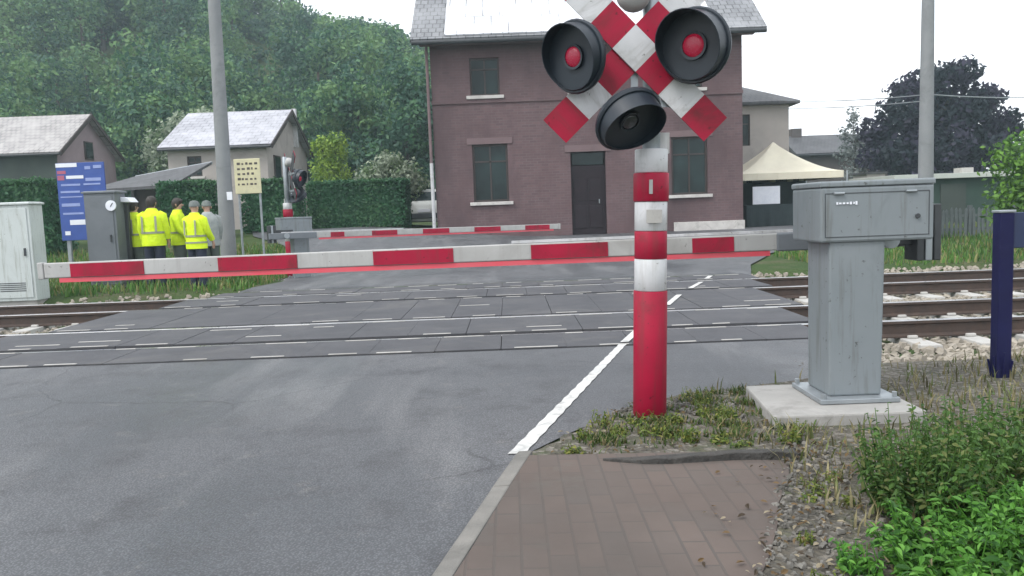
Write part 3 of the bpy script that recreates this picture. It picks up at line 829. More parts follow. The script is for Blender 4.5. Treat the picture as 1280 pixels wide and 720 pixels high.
def hedge(name, x0, x1, y0, y1, h, n, size, mats, label, seed):
    rng = np.random.default_rng(seed)
    xm, ym = (x0 + x1) / 2, (y0 + y1) / 2; zb = zf(xm, ym)
    root = empty(name, (xm, ym, zb), 0, label, 'hedge')
    a = rng.uniform(-1, 1, (n, 3)); f = rng.integers(0, 3, n); s = np.sign(rng.uniform(-1, 1, n))
    for k in range(3):
        mk = f == k; a[mk, k] = (s * (1 - rng.exponential(.06, n)))[mk]
    a[:, 2] = np.where((f == 2), np.abs(a[:, 2]), a[:, 2])
    c = a * np.array([(x1 - x0) / 2, (y1 - y0) / 2, h / 2]) + np.array([0, 0, h / 2]); c += rng.normal(size=(n, 3)) * .035
    nr = np.zeros((n, 3)); nr[np.arange(n), f] = s; nr += rng.normal(size=(n, 3)) * .6
    T = np.sin(c[:, 0] * 3) + np.sin(c[:, 2] * 4) + rng.normal(size=n)
    leaves_object('foliage', [(c, nr, size * rng.uniform(.6, 1.3, n), T)], mats, rng, root)
    st = MB()
    for i in range(int((x1 - x0) / .8) + 1):
        xx = x0 - xm + .3 + i * .8; st.tube([(xx, 0, -.1), (xx + .05, 0, h * .8)], [.04, .015], 6)
    st.bx(x0 - xm + .18, x1 - xm - .18, -(y1 - y0) / 2 + .16, (y1 - y0) / 2 - .16, .05, h - .16)
    st.build('branches', mats[0], root)
    return root
hx0, hx1 = pt(386, 270, 28.5).x, pt(508, 270, 28.5).x
hedge('clipped_hedge', hx0, hx1, 28.4, 29.8, 1.65, 15000, .055, MT['leafhedge'], 'dark green clipped garden hedge left of the brick house', 12)
hx0, hx1 = pt(306, 270, 26.5).x, pt(372, 270, 26.5).x
hedge('low_hedge', hx0, hx1, 26.2, 27.4, 1.7, 6000, .06, MT['leafhedge'], 'low dark hedge below the pale roofed house, behind the yellow notice', 13)
hx0, hx1 = pt(205, 270, 25).x, pt(268, 270, 25).x
hedge('dark_hedge', hx0, hx1, 24.6, 25.8, 1.75, 6000, .06, MT['leafhedge'], 'dark hedge behind the group in yellow jackets', 14)
hx0, hx1 = pt(-40, 270, 23).x, pt(70, 270, 23).x
hedge('shaded_hedge', hx0, hx1, 22.6, 24.0, 2.1, 8000, .06, MT['leafhedge'], 'dark hedge behind the pale equipment cabinet at left', 15)
# pale bushy growth left of the slate roof
p = pt(236, 200, 44.5); z = zf(p.x, 44.5)
tree('willow_shrub', (p.x, 44.5, z), [(0, 0, 5.4, 1.6, 1.2, 1.0), (-1.4, 0, 4.4, 1.2, 1.1, 1.1), (1.3, 0, 6.0, 1.2, 1.1, .7), (-.8, 0, 3.0, 1.7, 1.2, 1.2), (.8, 0, 4.4, 1.4, 1.2, 1.2), (2.2, 0, 6.1, .7, .7, .5)], 4600, .13, MT['leafpale'], .16, 'grey green bushy tree rising behind the pale slate roof', 'tree', seed=18)
# right-hand trees
bl = [(-2.6, 0, 3.4, 1.6, 1.6, 1.3), (2.6, 0, 3.4, 1.8, 1.6, 1.3), (0, 0, 3.6, 2.4, 2.0, 1.9), (-1.6, 0, 5.4, 1.8, 1.7, 1.4), (1.6, .3, 5.5, 2.0, 1.7, 1.4), (-.3, 0, 7.0, 1.6, 1.5, 1.1), (.9, -.4, 7.5, 1.1, 1.1, .8), (-1.9, 0, 6.7, .9, .9, .7), (3.6, 0, 4.7, 1.1, 1.1, .9), (-3.4, 0, 4.6, .9, .9, .8), (2.7, .2, 6.2, .9, .9, .8), (0, 0, 1.8, 3.0, 2.0, 1.3)]
p = pt(1172, 240, 44); z = zf(p.x, 44)
tree('copper_beech', (p.x, 44, z - .2), bl, 17000, .17, MT['leafbeech'], .3, 'large dark purple leaved tree behind the concrete pole at right', 'tree', seed=20, shell=.42)
p = pt(1068, 240, 46); z = zf(p.x, 46)
tree('birch_tree', (p.x, 46, z), [(0, 0, 2.2, .9, .8, 1.0), (-.3, 0, 3.6, .8, .7, .9), (.3, 0, 4.3, .6, .6, .9), (-.1, 0, 5.4, .45, .45, .8), (.5, 0, 3.0, .7, .6, .7), (-.6, 0, 4.5, .4, .4, .5), (.6, 0, 5.0, .35, .35, .5)], 1700, .10, MT['leafbirch'], .09, 'slim grey green tree left of the dark purple tree', 'tree', seed=21, shell=.6)
p = pt(1300, 232, 17); z = zf(p.x, 17)
tree('garden_shrub', (p.x, 17, z), [(0, 0, 1.5, 1.0, .9, .9), (-.3, 0, 2.0, .8, .8, .6), (.4, 0, 2.2, .8, .8, .7), (-.5, 0, 1.0, .6, .6, .6), (.2, 0, .7, .9, .8, .6)], 5200, .06, MT['leafright'], .08, 'fresh green shrub at the right edge beyond the tracks', 'shrub', seed=22)

# ================================================================== BUILDINGS
def wall_holes(m, x0, x1, z0, z1, y, depth, holes, mi=0):
    """front wall in the xz plane at y with rectangular openings whose reveals run back by depth"""
    xs = sorted({x0, x1, *[h[0] for h in holes], *[h[1] for h in holes]})
    zs = sorted({z0, z1, *[h[2] for h in holes], *[h[3] for h in holes]})
    for i in range(len(xs) - 1):
        for j in range(len(zs) - 1):
            cx, cz = (xs[i] + xs[i + 1]) / 2, (zs[j] + zs[j + 1]) / 2
            if any(h[0] < cx < h[1] and h[2] < cz < h[3] for h in holes): continue
            m.add([(xs[i], y, zs[j]), (xs[i + 1], y, zs[j]), (xs[i + 1], y, zs[j + 1]), (xs[i], y, zs[j + 1])], [(0, 1, 2, 3)], mi)
    for a, b, c, d in holes:
        m.add([(a, y, c), (a, y + depth, c), (a, y + depth, d), (a, y, d)], [(0, 1, 2, 3)], mi)
        m.add([(b, y, c), (b, y + depth, c), (b, y + depth, d), (b, y, d)], [(0, 3, 2, 1)], mi)
        m.add([(a, y, d), (b, y, d), (b, y + depth, d), (a, y + depth, d)], [(0, 3, 2, 1)], mi)
        m.add([(a, y, c), (b, y, c), (b, y + depth, c), (a, y + depth, c)], [(0, 1, 2, 3)], mi)

def window(parent, x0, x1, z0, z1, y, sill=True, bars=1, fw_=.07, sillmat='stone', surround=None):
    m = MB()
    m.bx(x0, x0 + fw_, y + .09, y + .15, z0, z1); m.bx(x1 - fw_, x1, y + .09, y + .15, z0, z1)
    m.bx(x0 + fw_, x1 - fw_, y + .09, y + .15, z0, z0 + fw_); m.bx(x0 + fw_, x1 - fw_, y + .09, y + .15, z1 - fw_, z1)
    for i in range(bars):
        xx = x0 + (x1 - x0) * (i + 1) / (bars + 1); m.bx(xx - .025, xx + .025, y + .10, y + .145, z0 + fw_, z1 - fw_)
    zz = z0 + (z1 - z0) * .70; m.bx(x0 + fw_, x1 - fw_, y + .1, y + .14, zz - .025, zz + .025)
    w = m.build('window', MT['frame'], parent)
    MB().bx(x0 + .02, x1 - .02, y + .12, y + .13, z0 + .02, z1 - .02).build('pane', MT['glass'], w)
    if sill:
        MB().bx(x0 - .13, x1 + .13, y - .09, y + .088, z0 - .11, z0 - .003).build('sill', MT[sillmat], w, bevel=.01)
    if surround:
        q = MB(); q.bx(x0 - .16, x1 + .16, y - .03, y - .002, z1 + .0, z1 + .2)
        q.build('lintel', MT[surround], w)
    return w

def roof_slab(m, a, b, c, d, th):
    """sloping slab over four points (eave a-b, ridge d-c)"""
    a, b, c, d = [Vector(q) for q in (a, b, c, d)]
    n = (b - a).cross(d - a).normalized()
    if n.z < 0: n = -n
    m.prism([a, b, c, d], n * th)

# --- the brick crossing-keeper's house
HY = 26.5
hx0, hx1 = -2.38, 7.72; hzb = .30; eave = 7.05; HD = 8.5
root = empty('brick_house', ((hx0 + hx1) / 2, HY, hzb), 0, 'purplish brown two storey brick house facing the crossing', 'house')
def loc(x, y, z): return (x - (hx0 + hx1) / 2, y - HY, z - hzb)
lx0, lx1 = hx0 - (hx0 + hx1) / 2, hx1 - (hx0 + hx1) / 2
cxh = (hx0 + hx1) / 2
G0, G1 = 1.58 - hzb, 3.46 - hzb; U0, U1 = 5.02 - hzb, 6.22 - hzb
wl = [(-1.14 - cxh, .02 - cxh), (5.38 - cxh, 6.57 - cxh)]
dr = (2.07 - cxh, 3.22 - cxh, 0.05, 3.1 - hzb)
ul = [(-1.12 - cxh, -.16 - cxh), (2.17 - cxh, 3.12 - cxh), (5.48 - cxh, 6.43 - cxh)]
holes = [(a, b, G0, G1) for a, b in wl] + [dr] + [(a, b, U0, U1) for a, b in ul]
ez = eave - hzb
m = MB(); wall_holes(m, lx0, lx1, -.6, ez, 0, .22, holes)
rz = ez + (HD / 2 + .0) * .78
m.add([(lx0, 0, -.6), (lx0, HD, -.6), (lx0, HD, ez), (lx0, HD / 2, rz), (lx0, 0, ez)], [(0, 1, 2, 3, 4)])
m.add([(lx1, 0, -.6), (lx1, HD, -.6), (lx1, HD, ez), (lx1, HD / 2, rz), (lx1, 0, ez)], [(4, 3, 2, 1, 0)])
m.add([(lx0, HD, -.6), (lx1, HD, -.6), (lx1, HD, ez), (lx0, HD, ez)], [(0, 3, 2, 1)])
m.build('wall', MT['house'], root, weld=True)
for a, b in wl: window(root, a, b, G0, G1, 0, True, 1, surround='houseband')
for a, b in ul: window(root, a, b, U0, U1, 0, True, 1, .06)
d_ = MB(); d_.bx(dr[0], dr[1], .12, .18, dr[2], dr[3] - .45)
for zz in (.25, 1.15):
    for i in (0, 1):
        xa = dr[0] + .1 + i * .5; d_.bx(xa, xa + .42, .10, .118, dr[2] + zz, dr[2] + zz + .75)
dd = d_.build('door', MT['door'], root, bevel=.006)
MB().bx(dr[0] + .06, dr[1] - .06, .13, .16, dr[3] - .42, dr[3] - .04).build('fanlight', MT['glass'], dd)
MB().tube([(dr[0] + .92, .07, 1.1), (dr[0] + .92, .07, 1.24)], .018, 8).build('handle', MT['galv'], dd)
q = MB(); q.bx(dr[0] - .18, dr[1] + .18, -.035, -.003, dr[3], dr[3] + .22); q.build('door_lintel', MT['houseband'], root)
q = MB(); q.bx(dr[0] - .2, dr[1] + .2, -.7, -.003, -.3, .045); q.build('doorstep', MT['stone'], root, bevel=.02)
q = MB(); q.bx(lx0 - .02, lx1 + .02, -.045, -.003, U0 - .24, U0 - .12); q.build('string_course', MT['house'], root)
q = MB(); q.bx(dr[1] + 2.2, lx1 + .04, -.06, -.003, -.5, .38); q.build('plinth', MT['stone'], root, bevel=.01)
m = MB()
ov = .55; sl = .78
ya, yb = -ov, HD / 2; za, zb_ = ez - ov * sl + .02, rz + .02
roof_slab(m, (lx0 - .55, ya, za), (lx1 + .62, ya, za), (lx1 + .62, yb, zb_), (lx0 - .55, yb, zb_), .14)
roof_slab(m, (lx1 + .62, HD + ov, za), (lx0 - .55, HD + ov, za), (lx0 - .55, yb + .003, zb_), (lx1 + .62, yb + .003, zb_), .14)
nn = Vector((0, -sl, 1)).normalized(); up = Vector((0, 1, sl)).normalized()
rf = m.build('roof', MT['tile'], root, uvplane=((0, 0, 0), (1, 0, 0), up))
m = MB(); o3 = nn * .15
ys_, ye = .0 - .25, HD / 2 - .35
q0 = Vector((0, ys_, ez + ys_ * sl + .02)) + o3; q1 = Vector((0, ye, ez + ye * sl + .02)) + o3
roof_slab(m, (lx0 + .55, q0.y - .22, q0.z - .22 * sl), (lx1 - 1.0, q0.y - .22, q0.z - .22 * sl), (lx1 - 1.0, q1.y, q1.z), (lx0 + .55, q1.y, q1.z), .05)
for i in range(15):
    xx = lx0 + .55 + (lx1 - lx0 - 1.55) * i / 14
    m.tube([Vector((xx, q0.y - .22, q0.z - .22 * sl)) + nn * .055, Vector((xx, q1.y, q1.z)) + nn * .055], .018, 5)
m.build('roof_sheen_sheet', MT['roofsheen'], rf, uvplane=((0, 0, 0), (1, 0, 0), up))  # sheet added over the tiles; its pale colour stands in for roof sheen
m = MB(); m.tube([(lx0 - .5, ya - .07, za - .0), (lx1 + .6, ya - .07, za - .0)], .075, 10); m.build('gutter', MT['darkgrey'], rf, smooth=True)
m = MB(); m.bx(lx0 - .3, lx1 + .35, -.32, -.012, ez - .42, ez - .1); m.build('cornice', MT['houseband'], root)
m = MB(); m.bx(cxh * 0 - .35, .35, HD / 2 - .3, HD / 2 + .3, rz - .3, rz + 1.0); m.bx(-.42, .42, HD / 2 - .37, HD / 2 + .37, rz + 1.001, rz + 1.1); m.build('chimney', MT['house'], rf)
m = MB(); m.tube([(lx0 - .10, -.07, .0), (lx0 - .10, -.07, 2.6)], .06, 9); m.build('white_downpipe', MT['white'], root, smooth=True)
m = MB(); m.tube([(lx0 - .10, -.07, 2.602), (lx0 - .10, -.07, ez - .2)], .05, 9); m.build('dark_downpipe', MT['houseband'], root, smooth=True)

# --- gabled houses
def gable_house(name, x0, x1, y0, y1, zb, ze, zr, walls, gables, roofm, label, wins=(), gwins=(), ovh=.4, chimney=None, cat='house'):
    root = empty(name, ((x0 + x1) / 2, (y0 + y1) / 2, zb), 0, label, cat)
    a, b = x0 - (x0 + x1) / 2, x1 - (x0 + x1) / 2; c, d = y0 - (y0 + y1) / 2, y1 - (y0 + y1) / 2
    e, r = ze - zb, zr - zb
    m = MB(); wall_holes(m, a, b, -1, e, c, .18, [(a + w[0], a + w[1], w[2] - zb, w[3] - zb) for w in wins])
    m.add([(a, d, -1), (b, d, -1), (b, d, e), (a, d, e)], [(0, 3, 2, 1)])
    for xx in (a, b): m.add([(xx, c, -1), (xx, d, -1), (xx, d, e), (xx, 0, r), (xx, c, e)], [(0, 1, 2, 3, 4)], 1)
    m.build('wall', [MT[walls], MT[gables]], root, weld=True)
    for w in wins: window(root, a + w[0], a + w[1], w[2] - zb, w[3] - zb, c)
    for (ya, yb, za, zc) in gwins:
        w = MB().bx(b + .002, b + .06, ya, yb, za - zb, zc - zb).build('window', MT['frame'], root)
        MB().bx(b + .061, b + .066, ya + .06, yb - .06, za - zb + .06, zc - zb - .06).build('pane', MT['glass'], w)
    s = (r - e) / (d - 0); m = MB(); lo = e - ovh * s
    roof_slab(m, (a - ovh, c - ovh, lo), (b + ovh, c - ovh, lo), (b + ovh, 0, r), (a - ovh, 0, r), .12)
    roof_slab(m, (b + ovh, d + ovh, lo), (a - ovh, d + ovh, lo), (a - ovh, .003, r), (b + ovh, .003, r), .12)
    rf = m.build('roof', MT[roofm], root, uvplane=((0, 0, 0), (1, 0, 0), Vector((0, 1, s)).normalized()))
    v = MB()
    for sg in (-1, 1):
        v.prism([(b + ovh + .002, sg * (d + ovh), lo - .1), (b + ovh + .002, sg * (d + ovh), lo + .12), (b + ovh + .002, sg * .004, r + .12), (b + ovh + .002, sg * .004, r - .1)], (.05, 0, 0))
    v.build('bargeboard', MT['frame'], rf)
    q = MB().tube([(a - ovh, c - ovh - .06, lo), (b + ovh, c - ovh - .06, lo)], .06, 8); q.build('gutter', MT['darkgrey'], rf)
    if chimney:
        (xx, yy, w_, zt_, mt) = chimney
        MB().bx(b + xx - w_ / 2, b + xx + w_ / 2, yy - w_ / 2, yy + w_ / 2, r - 1.6, zt_ - zb).build('chimney', MT[mt], rf)
    return root
hB = gable_house('pale_house', -15.2, -10.75, 36.3, 43.4, .8, 4.65, 6.45, 'render', 'render', 'tilepale', 'pale rendered house with a bright slate roof behind the left concrete pole', wins=[(.85, 1.5, 3.3, 4.2)], gwins=[(-2.6, -1.6, 3.1, 4.2), (.4, 1.5, 1.6, 3.6)], ovh=.3, chimney=(.10, 1.2, .2, 6.75, 'white'))
hA = gable_house('brown_house', -26, -21.2, 38.2, 43.8, .8, 4.9, 6.75, 'rendergreen', 'renderpink', 'tilebrown', 'house with weathered brown roof and pinkish gable at far left', gwins=[(-.3, .5, 4.6, 5.5)], ovh=.35)
gable_house('low_dark_house', 19.5, 25.5, 54, 60, 0.3, 4.3, 5.6, 'renderdark', 'renderdark', 'tiledark', 'low dark roofed house far behind the cream gazebo', chimney=(-5.2, 0, .7, 6.2, 'renderdark'), ovh=.3)
# rear beige building right of the brick house
root = empty('beige_building', (9.6, 37, .3), 0, 'beige rendered building with a dark hipped roof behind the brick house', 'house')
m = MB(); wall_holes(m, -2.2, 2.25, -1, 5.0, -3, .15, [(.3, .62, 3.3, 4.6), (.25, .75, 1.55, 2.1)])
m.add([(2.25, -3, -1), (2.25, 3, -1), (2.25, 3, 5), (2.25, -3, 5)], [(0, 1, 2, 3)]); m.add([(-2.2, -3, -1), (-2.2, 3, -1), (-2.2, 3, 5), (-2.2, -3, 5)], [(3, 2, 1, 0)]); m.add([(-2.2, 3, -1), (2.25, 3, -1), (2.25, 3, 5), (-2.2, 3, 5)], [(3, 2, 1, 0)])
m.build('wall', MT['render'], root, weld=True)
window(root, .3, .62, 3.3, 4.6, -3, False, 0, .05); window(root, .25, .75, 1.55, 2.1, -3, True, 0, .05)
m = MB(); m.add([(-2.5, -3.35, 4.95), (2.6, -3.35, 4.95), (2.6, 3.3, 4.95), (-2.5, 3.3, 4.95), (-.3, 0, 6.5), (-.2, 0, 6.5), (-2.5, -3.35, 5.07), (2.6, -3.35, 5.07), (2.6, 3.3, 5.07), (-2.5, 3.3, 5.07)],
                [(0, 3, 2, 1), (0, 1, 7, 6), (1, 2, 8, 7), (2, 3, 9, 8), (3, 0, 6, 9), (6, 7, 5, 4), (7, 8, 5), (8, 9, 4, 5), (9, 6, 4)])
m.build('roof', MT['tiledark'], root, uvplane=((0, 0, 0), (1, 0, 0), (0, .8, .6)))
# pale outbuilding in front of the purple tree
p = pt(1095, 240, 40)
root = empty('pale_outbuilding', (p.x, 40, .3), 0, 'narrow pale outbuilding under the slim grey tree', 'shed')
m = MB().bx(-.45, .45, 0, 1.6, -.5, 2.1); m.build('wall', MT['render'], root)
m = MB(); m.bx(-.55, .55, -.1, 1.7, 2.102, 2.2); m.build('roof', MT['tiledark'], root)
MB().bx(-.12, .18, -.03, -.002, .6, 1.8).build('door', MT['wood'], root)
# dark carport behind the people
p = pt(192, 225, 30)
root = empty('carport', (p.x, 30, zf(p.x, 30)), 0, 'dark low carport with sloping roof left of the pale roofed house', 'carport')
zb = zf(p.x, 30)
m = MB(); m.prism([(-1.55, -1.9, 2.42 - zb), (1.5, -1.9, 2.5 - zb), (1.5, 1.9, 3.5 - zb), (-1.55, 1.9, 3.05 - zb)], (0, 0, .10)); m.build('roof', MT['tiledark'], root, uvplane=((0, 0, 0), (1, 0, 0), (0, 1, 0)))
m = MB(); m.tube([(-1.55, 1.95, 3.12 - zb), (1.5, 1.95, 3.57 - zb)], .06, 6); m.build('ridge_flashing', MT['galv'], root)
m = MB(); m.bx(-1.4, 1.4, 1.3, 1.45, -.4, 2.6 - zb); m.build('rear_wall', MT['renderdark'], root)
for xx in (-1.35, 1.35):
    for yy in (-1.4, 1.2): MB().bx(xx - .06, xx + .06, yy - .06, yy + .06, -.2, 2.45 - zb if yy < 0 else 2.85 - zb).build('post', MT['darkgrey'], root)

# low flat-roofed shed and picket fence at right
p0, p1 = pt(1120, 235, 25.5), pt(1262, 235, 25.5)
root = empty('flat_roofed_shed', ((p0.x + p1.x) / 2, 25.5, .25), 0, 'long low dark green shed with pale flat roof edge at right', 'shed')
hw = (p1.x - p0.x) / 2
MB().bx(-hw, hw, 0, 3, -.4, 1.52).build('wall', MT['shedgreen'], root)
MB().bx(-hw - .15, hw + .12, -.2, 3.2, 1.522, 1.68).build('roof', MT['palefascia'], root, bevel=.01)
MB().bx(.62, 1.0, .6, 1.1, 1.662, 1.86).build('roof_vent', MT['paleconc'], root, bevel=.01)
MB().bx(-.4, .4, -.04, -.002, -.2, 1.35).build('door', MT['rendergreen'], root)
p0, p1 = pt(1160, 260, 21), pt(1330, 260, 21)
root = empty('picket_fence', (p0.x, 21, zf(p0.x, 21)), 0, 'weathered grey picket fence across the grass beyond the tracks', 'fence')
m = MB(); n = 30; L = p1.x - p0.x
r_ = random.Random(3)
for i in range(n):
    xx = L * i / n; h = .78 + r_.uniform(-.03, .03); t = r_.uniform(-.03, .03)
    m.prism([(xx, 0, .03), (xx + .075, 0, .03), (xx + .075 + t, 0, h - .06), (xx + .0375 + t, 0, h), (xx + t, 0, h - .06)], (0, .02, 0))
m.build('pickets', MT['wood'], root)
m = MB(); m.bx(-.1, L, .022, .06, .2, .27); m.bx(-.1, L, .022, .06, .55, .62); m.build('rails', MT['wood'], root)
for i in range(4):
    MB().bx(L * i / 3.2, L * i / 3.2 + .09, .062, .15, -.2, .85).build('post', MT['wood'], root)

# --- cream gazebo
gz = zf(9.87, 30)
root = empty('gazebo', (9.87, 30, gz), 0, 'cream pointed gazebo canopy beside the brick house', 'gazebo')
m = MB(); n = 12; w = 1.86; e = 2.22 - gz + .02; ap = 3.42 - gz
rings = []
for i in range(n + 1):
    t = i / n; ww = w * (1 - t); zz = e + (ap - e) * (t ** 1.55 if t > 0 else 0)
    ring = []
    for k in range(24):
        a = k / 24 * 4; sd = int(a); f = a - sd
        c = [(-1, -1), (1, -1), (1, 1), (-1, 1), (-1, -1)]
        x = c[sd][0] + (c[sd + 1][0] - c[sd][0]) * f; y = c[sd][1] + (c[sd + 1][1] - c[sd][1]) * f
        sag = -.10 * (1 - abs(2 * f - 1)) * (1 - t) * (1 if 0 < i < n else 0)
        ring.append((x * max(ww, .02), y * max(ww, .02), zz + sag))
    rings.append(ring)
m.rings(rings, cap=False)
can = m.build('canopy', MT['tent'], root, smooth=True, angle=60)
so = can.modifiers.new('t', 'SOLIDIFY'); so.thickness = .012
m = MB()
for a, b in (((-w, -w), (w, -w)), ((w, -w), (w, w)), ((w, w), (-w, w)), ((-w, w), (-w, -w))):
    K = 16
    for i in range(K):
        t0, t1 = i / K, (i + 1) / K
        A = (a[0] + (b[0] - a[0]) * t0, a[1] + (b[1] - a[1]) * t0); B = (a[0] + (b[0] - a[0]) * t1, a[1] + (b[1] - a[1]) * t1)
        m.add([(A[0], A[1], e - .24), (B[0], B[1], e - .24), (B[0], B[1], e - .003), (A[0], A[1], e - .003)], [(0, 1, 2, 3)])
va = m.build('valance', MT['tent'], root); so = va.modifiers.new('t', 'SOLIDIFY'); so.thickness = .01
for xx in (-1.93, 1.93):
    for yy in (-1.93, 1.93): MB().bx(xx - .025, xx + .025, yy - .025, yy + .025, 0, e - .01).build('leg', MT['galv'], root)
m = MB().bx(-1.9, 1.9, 1.86, 1.89, .0, e - .1); m.build('back_curtain', MT['darkcloth'], root)
p = pt(958, 244, 28.3)
m = MB(); m.bx(-.48, .48, 0, .03, -.31, .31, 0); w_ = m.build('notice_board', MT['signwhite'], loc=(p.x, 28.3, p.z)); tag(w_, 'plain white board hanging under the front of the cream gazebo', 'board')
p = pt(965, 270, 28.6)
root = empty('stall_table', (p.x + .15, 28.6, zf(p.x, 28.6)), 0, 'table under a dark green cloth below the gazebo', 'table')
MB().bx(-1.15, 1.15, -.4, .4, .72, .76).build('tabletop', MT['wood'], root)
m = MB()
K = 40
for (a, b) in (((-1.17, -.42), (1.17, -.42)), ((1.17, -.42), (1.17, .42)), ((1.17, .42), (-1.17, .42)), ((-1.17, .42), (-1.17, -.42))):
    nx, ny = (b[1] - a[1]), -(b[0] - a[0]); l = math.hypot(nx, ny); nx, ny = nx / l, ny / l
    for i in range(K):
        A = []
        for t in (i / K, (i + 1) / K):
            wv = .03 * math.sin(t * 40)
            A.append((a[0] + (b[0] - a[0]) * t, a[1] + (b[1] - a[1]) * t, wv))
        m.add([(A[0][0] + nx * (.03 + A[0][2]), A[0][1] + ny * (.03 + A[0][2]), .03), (A[1][0] + nx * (.03 + A[1][2]), A[1][1] + ny * (.03 + A[1][2]), .03), (A[1][0], A[1][1], .775), (A[0][0], A[0][1], .775)], [(0, 1, 2, 3)])
m.add([(-1.17, -.42, .775), (1.17, -.42, .775), (1.17, .42, .775), (-1.17, .42, .775)], [(0, 1, 2, 3)])
m.build('cloth', MT['darkcloth'], root)
for xx in (-1.05, 1.05):
    for yy in (-.33, .33): MB().bx(xx - .02, xx + .02, yy - .02, yy + .02, 0, .72).build('leg', MT['galv'], root)

# small pale car parked beside the house, seen from its tail
MT['carpaint'] = mat('pale_car_paint', (.60, .63, .61), (.54, .57, .55), .3, 2, .0, spec=.6)
MT['tyre'] = mat('tyre_rubber', (.014, .014, .014), (.022, .022, .022), .85, 20, .2)
MT['tail'] = mat('tail_lamp_red', (.22, .015, .015), (.18, .01, .01), .2, 9, .0)
cx_ = -3.36; cy_ = 32.4
root = empty('parked_car', (cx_, cy_, zf(cx_, cy_)), R(4), 'small pale car parked between the clipped hedge and the brick house', 'car')
m = MB()
def sec(y, w0, w1, w2, zb_, zm, zt2):
    return [(-w0, y, zb_), (w0, y, zb_), (w1, y, zb_ + .14), (w1, y, zm), (w2, y, zt2 - .05), (w2 * .8, y, zt2), (-w2 * .8, y, zt2), (-w2, y, zt2 - .05), (-w1, y, zm), (-w1, y, zb_ + .14)]
m.rings([sec(-1.85, .70, .76, .70, .34, .72, .86), sec(-1.80, .78, .83, .72, .24, .84, .98), sec(-1.45, .80, .84, .62, .2, .90, 1.40), sec(-.6, .80, .84, .62, .2, .9, 1.47), (sec(.5, .80, .84, .60, .2, .9, 1.40)), sec(1.05, .8, .83, .72, .2, .82, .98), sec(1.8, .72, .78, .66, .26, .70, .80), sec(1.95, .6, .66, .56, .34, .6, .68)])
m.build('body', MT['carpaint'], root, smooth=True, angle=35)
m = MB(); m.prism([(-.60, -1.755, 1.0), (.60, -1.755, 1.0), (.52, -1.50, 1.33), (-.52, -1.50, 1.33)], (0, -.03, .012)); m.build('rear_window', MT['glass'], root)
for sg in (-1, 1):
    m = MB(); m.prism([(sg * .845, -1.3, .95), (sg * .845, .75, .95), (sg * .66, .4, 1.34), (sg * .66, -1.2, 1.36)], (sg * .012, 0, .004)); m.build('side_window', MT['glass'], root)
    MB().bx(sg * .70 - .08, sg * .70 + .08, -1.90, -1.80, .66, .86).build('tail_lamp', MT['tail'], root, bevel=.01)
    for yy in (-1.2, 1.25):
        wh = MB().tube([(sg * .66, yy, .30), (sg * .70, yy, .30), (sg * .83, yy, .30), (sg * .86, yy, .30)], [.27, .30, .30, .27], 20).build('wheel', MT['tyre'], root, smooth=True)
        MB().tube([(sg * .861, yy, .30), (sg * .868, yy, .30)], .17, 14).build('rim', MT['galv'], wh)
MB().bx(-.74, .74, -1.93, -1.80, .34, .54).build('bumper', MT['darkgrey'], root, bevel=.03)
MB().bx(-.24, .24, -1.905, -1.855, .58, .69).build('number_plate', MT['signwhite'], root)

# ================================================================== POLES AND WIRES
def conc_pole(px, py, d, label, r=.17, h=9.5, lean=0.0):
    p = pt(px, py, d)
    root = empty('utility_pole', (p.x, d, zf(p.x, d)), 0, label, 'utility pole', 'concrete utility poles')
    m = MB(); m.tube([(0, 0, -.3)] + [(0, 0, h * i / 6) for i in range(7)], [r] + [r * (1 - .42 * i / 6) for i in range(7)], 14)
    m.build('shaft', MT['poleconc'], root, smooth=True)
    MB().tube([(0, 0, h), (0, 0, h + .06)], [r * .6, r * .3], 10).build('cap', MT['darkgrey'], root)
    m = MB(); m.bx(-.5, .5, -.14, -.10, h - .5, h - .42); ca = m.build('cross_arm', MT['galv'], root)
    for xx in (-.42, 0, .42): MB().tube([(xx, -.12, h - .42), (xx, -.12, h - .36), (xx, -.12, h - .3)], [.03, .045, .02], 8).build('insulator', MT['paleconc'], ca)
    root.rotation_euler = (0, lean, 0)
    return root
pl = conc_pole(283, 285, 18.2, 'grey concrete pole behind the group in yellow jackets', .18, 9.5, R(.8))
pr = conc_pole(1157, 230, 20, 'grey concrete pole rising behind the barrier housing', .19, 9.5)
m = MB().bx(-.06, .06, -.01, .01, -.09, .09)
pz = pt(287, 245, 18.0)
tag(m.build('white_plate', MT['signwhite'], loc=pz, bevel=.004), 'small white plate fixed to the left concrete pole', 'plate')
def wire(a, b, sag, label):
    m = MB(); a = Vector(a); b = Vector(b); pts = []
    for i in range(15):
        t = i / 14; q = a.lerp(b, t); q.z -= sag * 4 * t * (1 - t); pts.append(q)
    m.tube(pts, .014, 5); return tag(m.build('overhead_wire', MT['galv']), label, 'wire', 'overhead wires')
a1 = pt(1160, 118, 20); a2 = pt(960, 124, 36)
wire(a1, a2, .12, 'upper thin overhead wire between beige building and right pole')
wire(a1 - Vector((0, 0, .15)), a2 - Vector((0, 0, .35)), .1, 'lower thin overhead wire between beige building and right pole')
wire(a1, pt(1420, 112, 24), .15, 'thin overhead wire leaving the right pole past the purple tree')

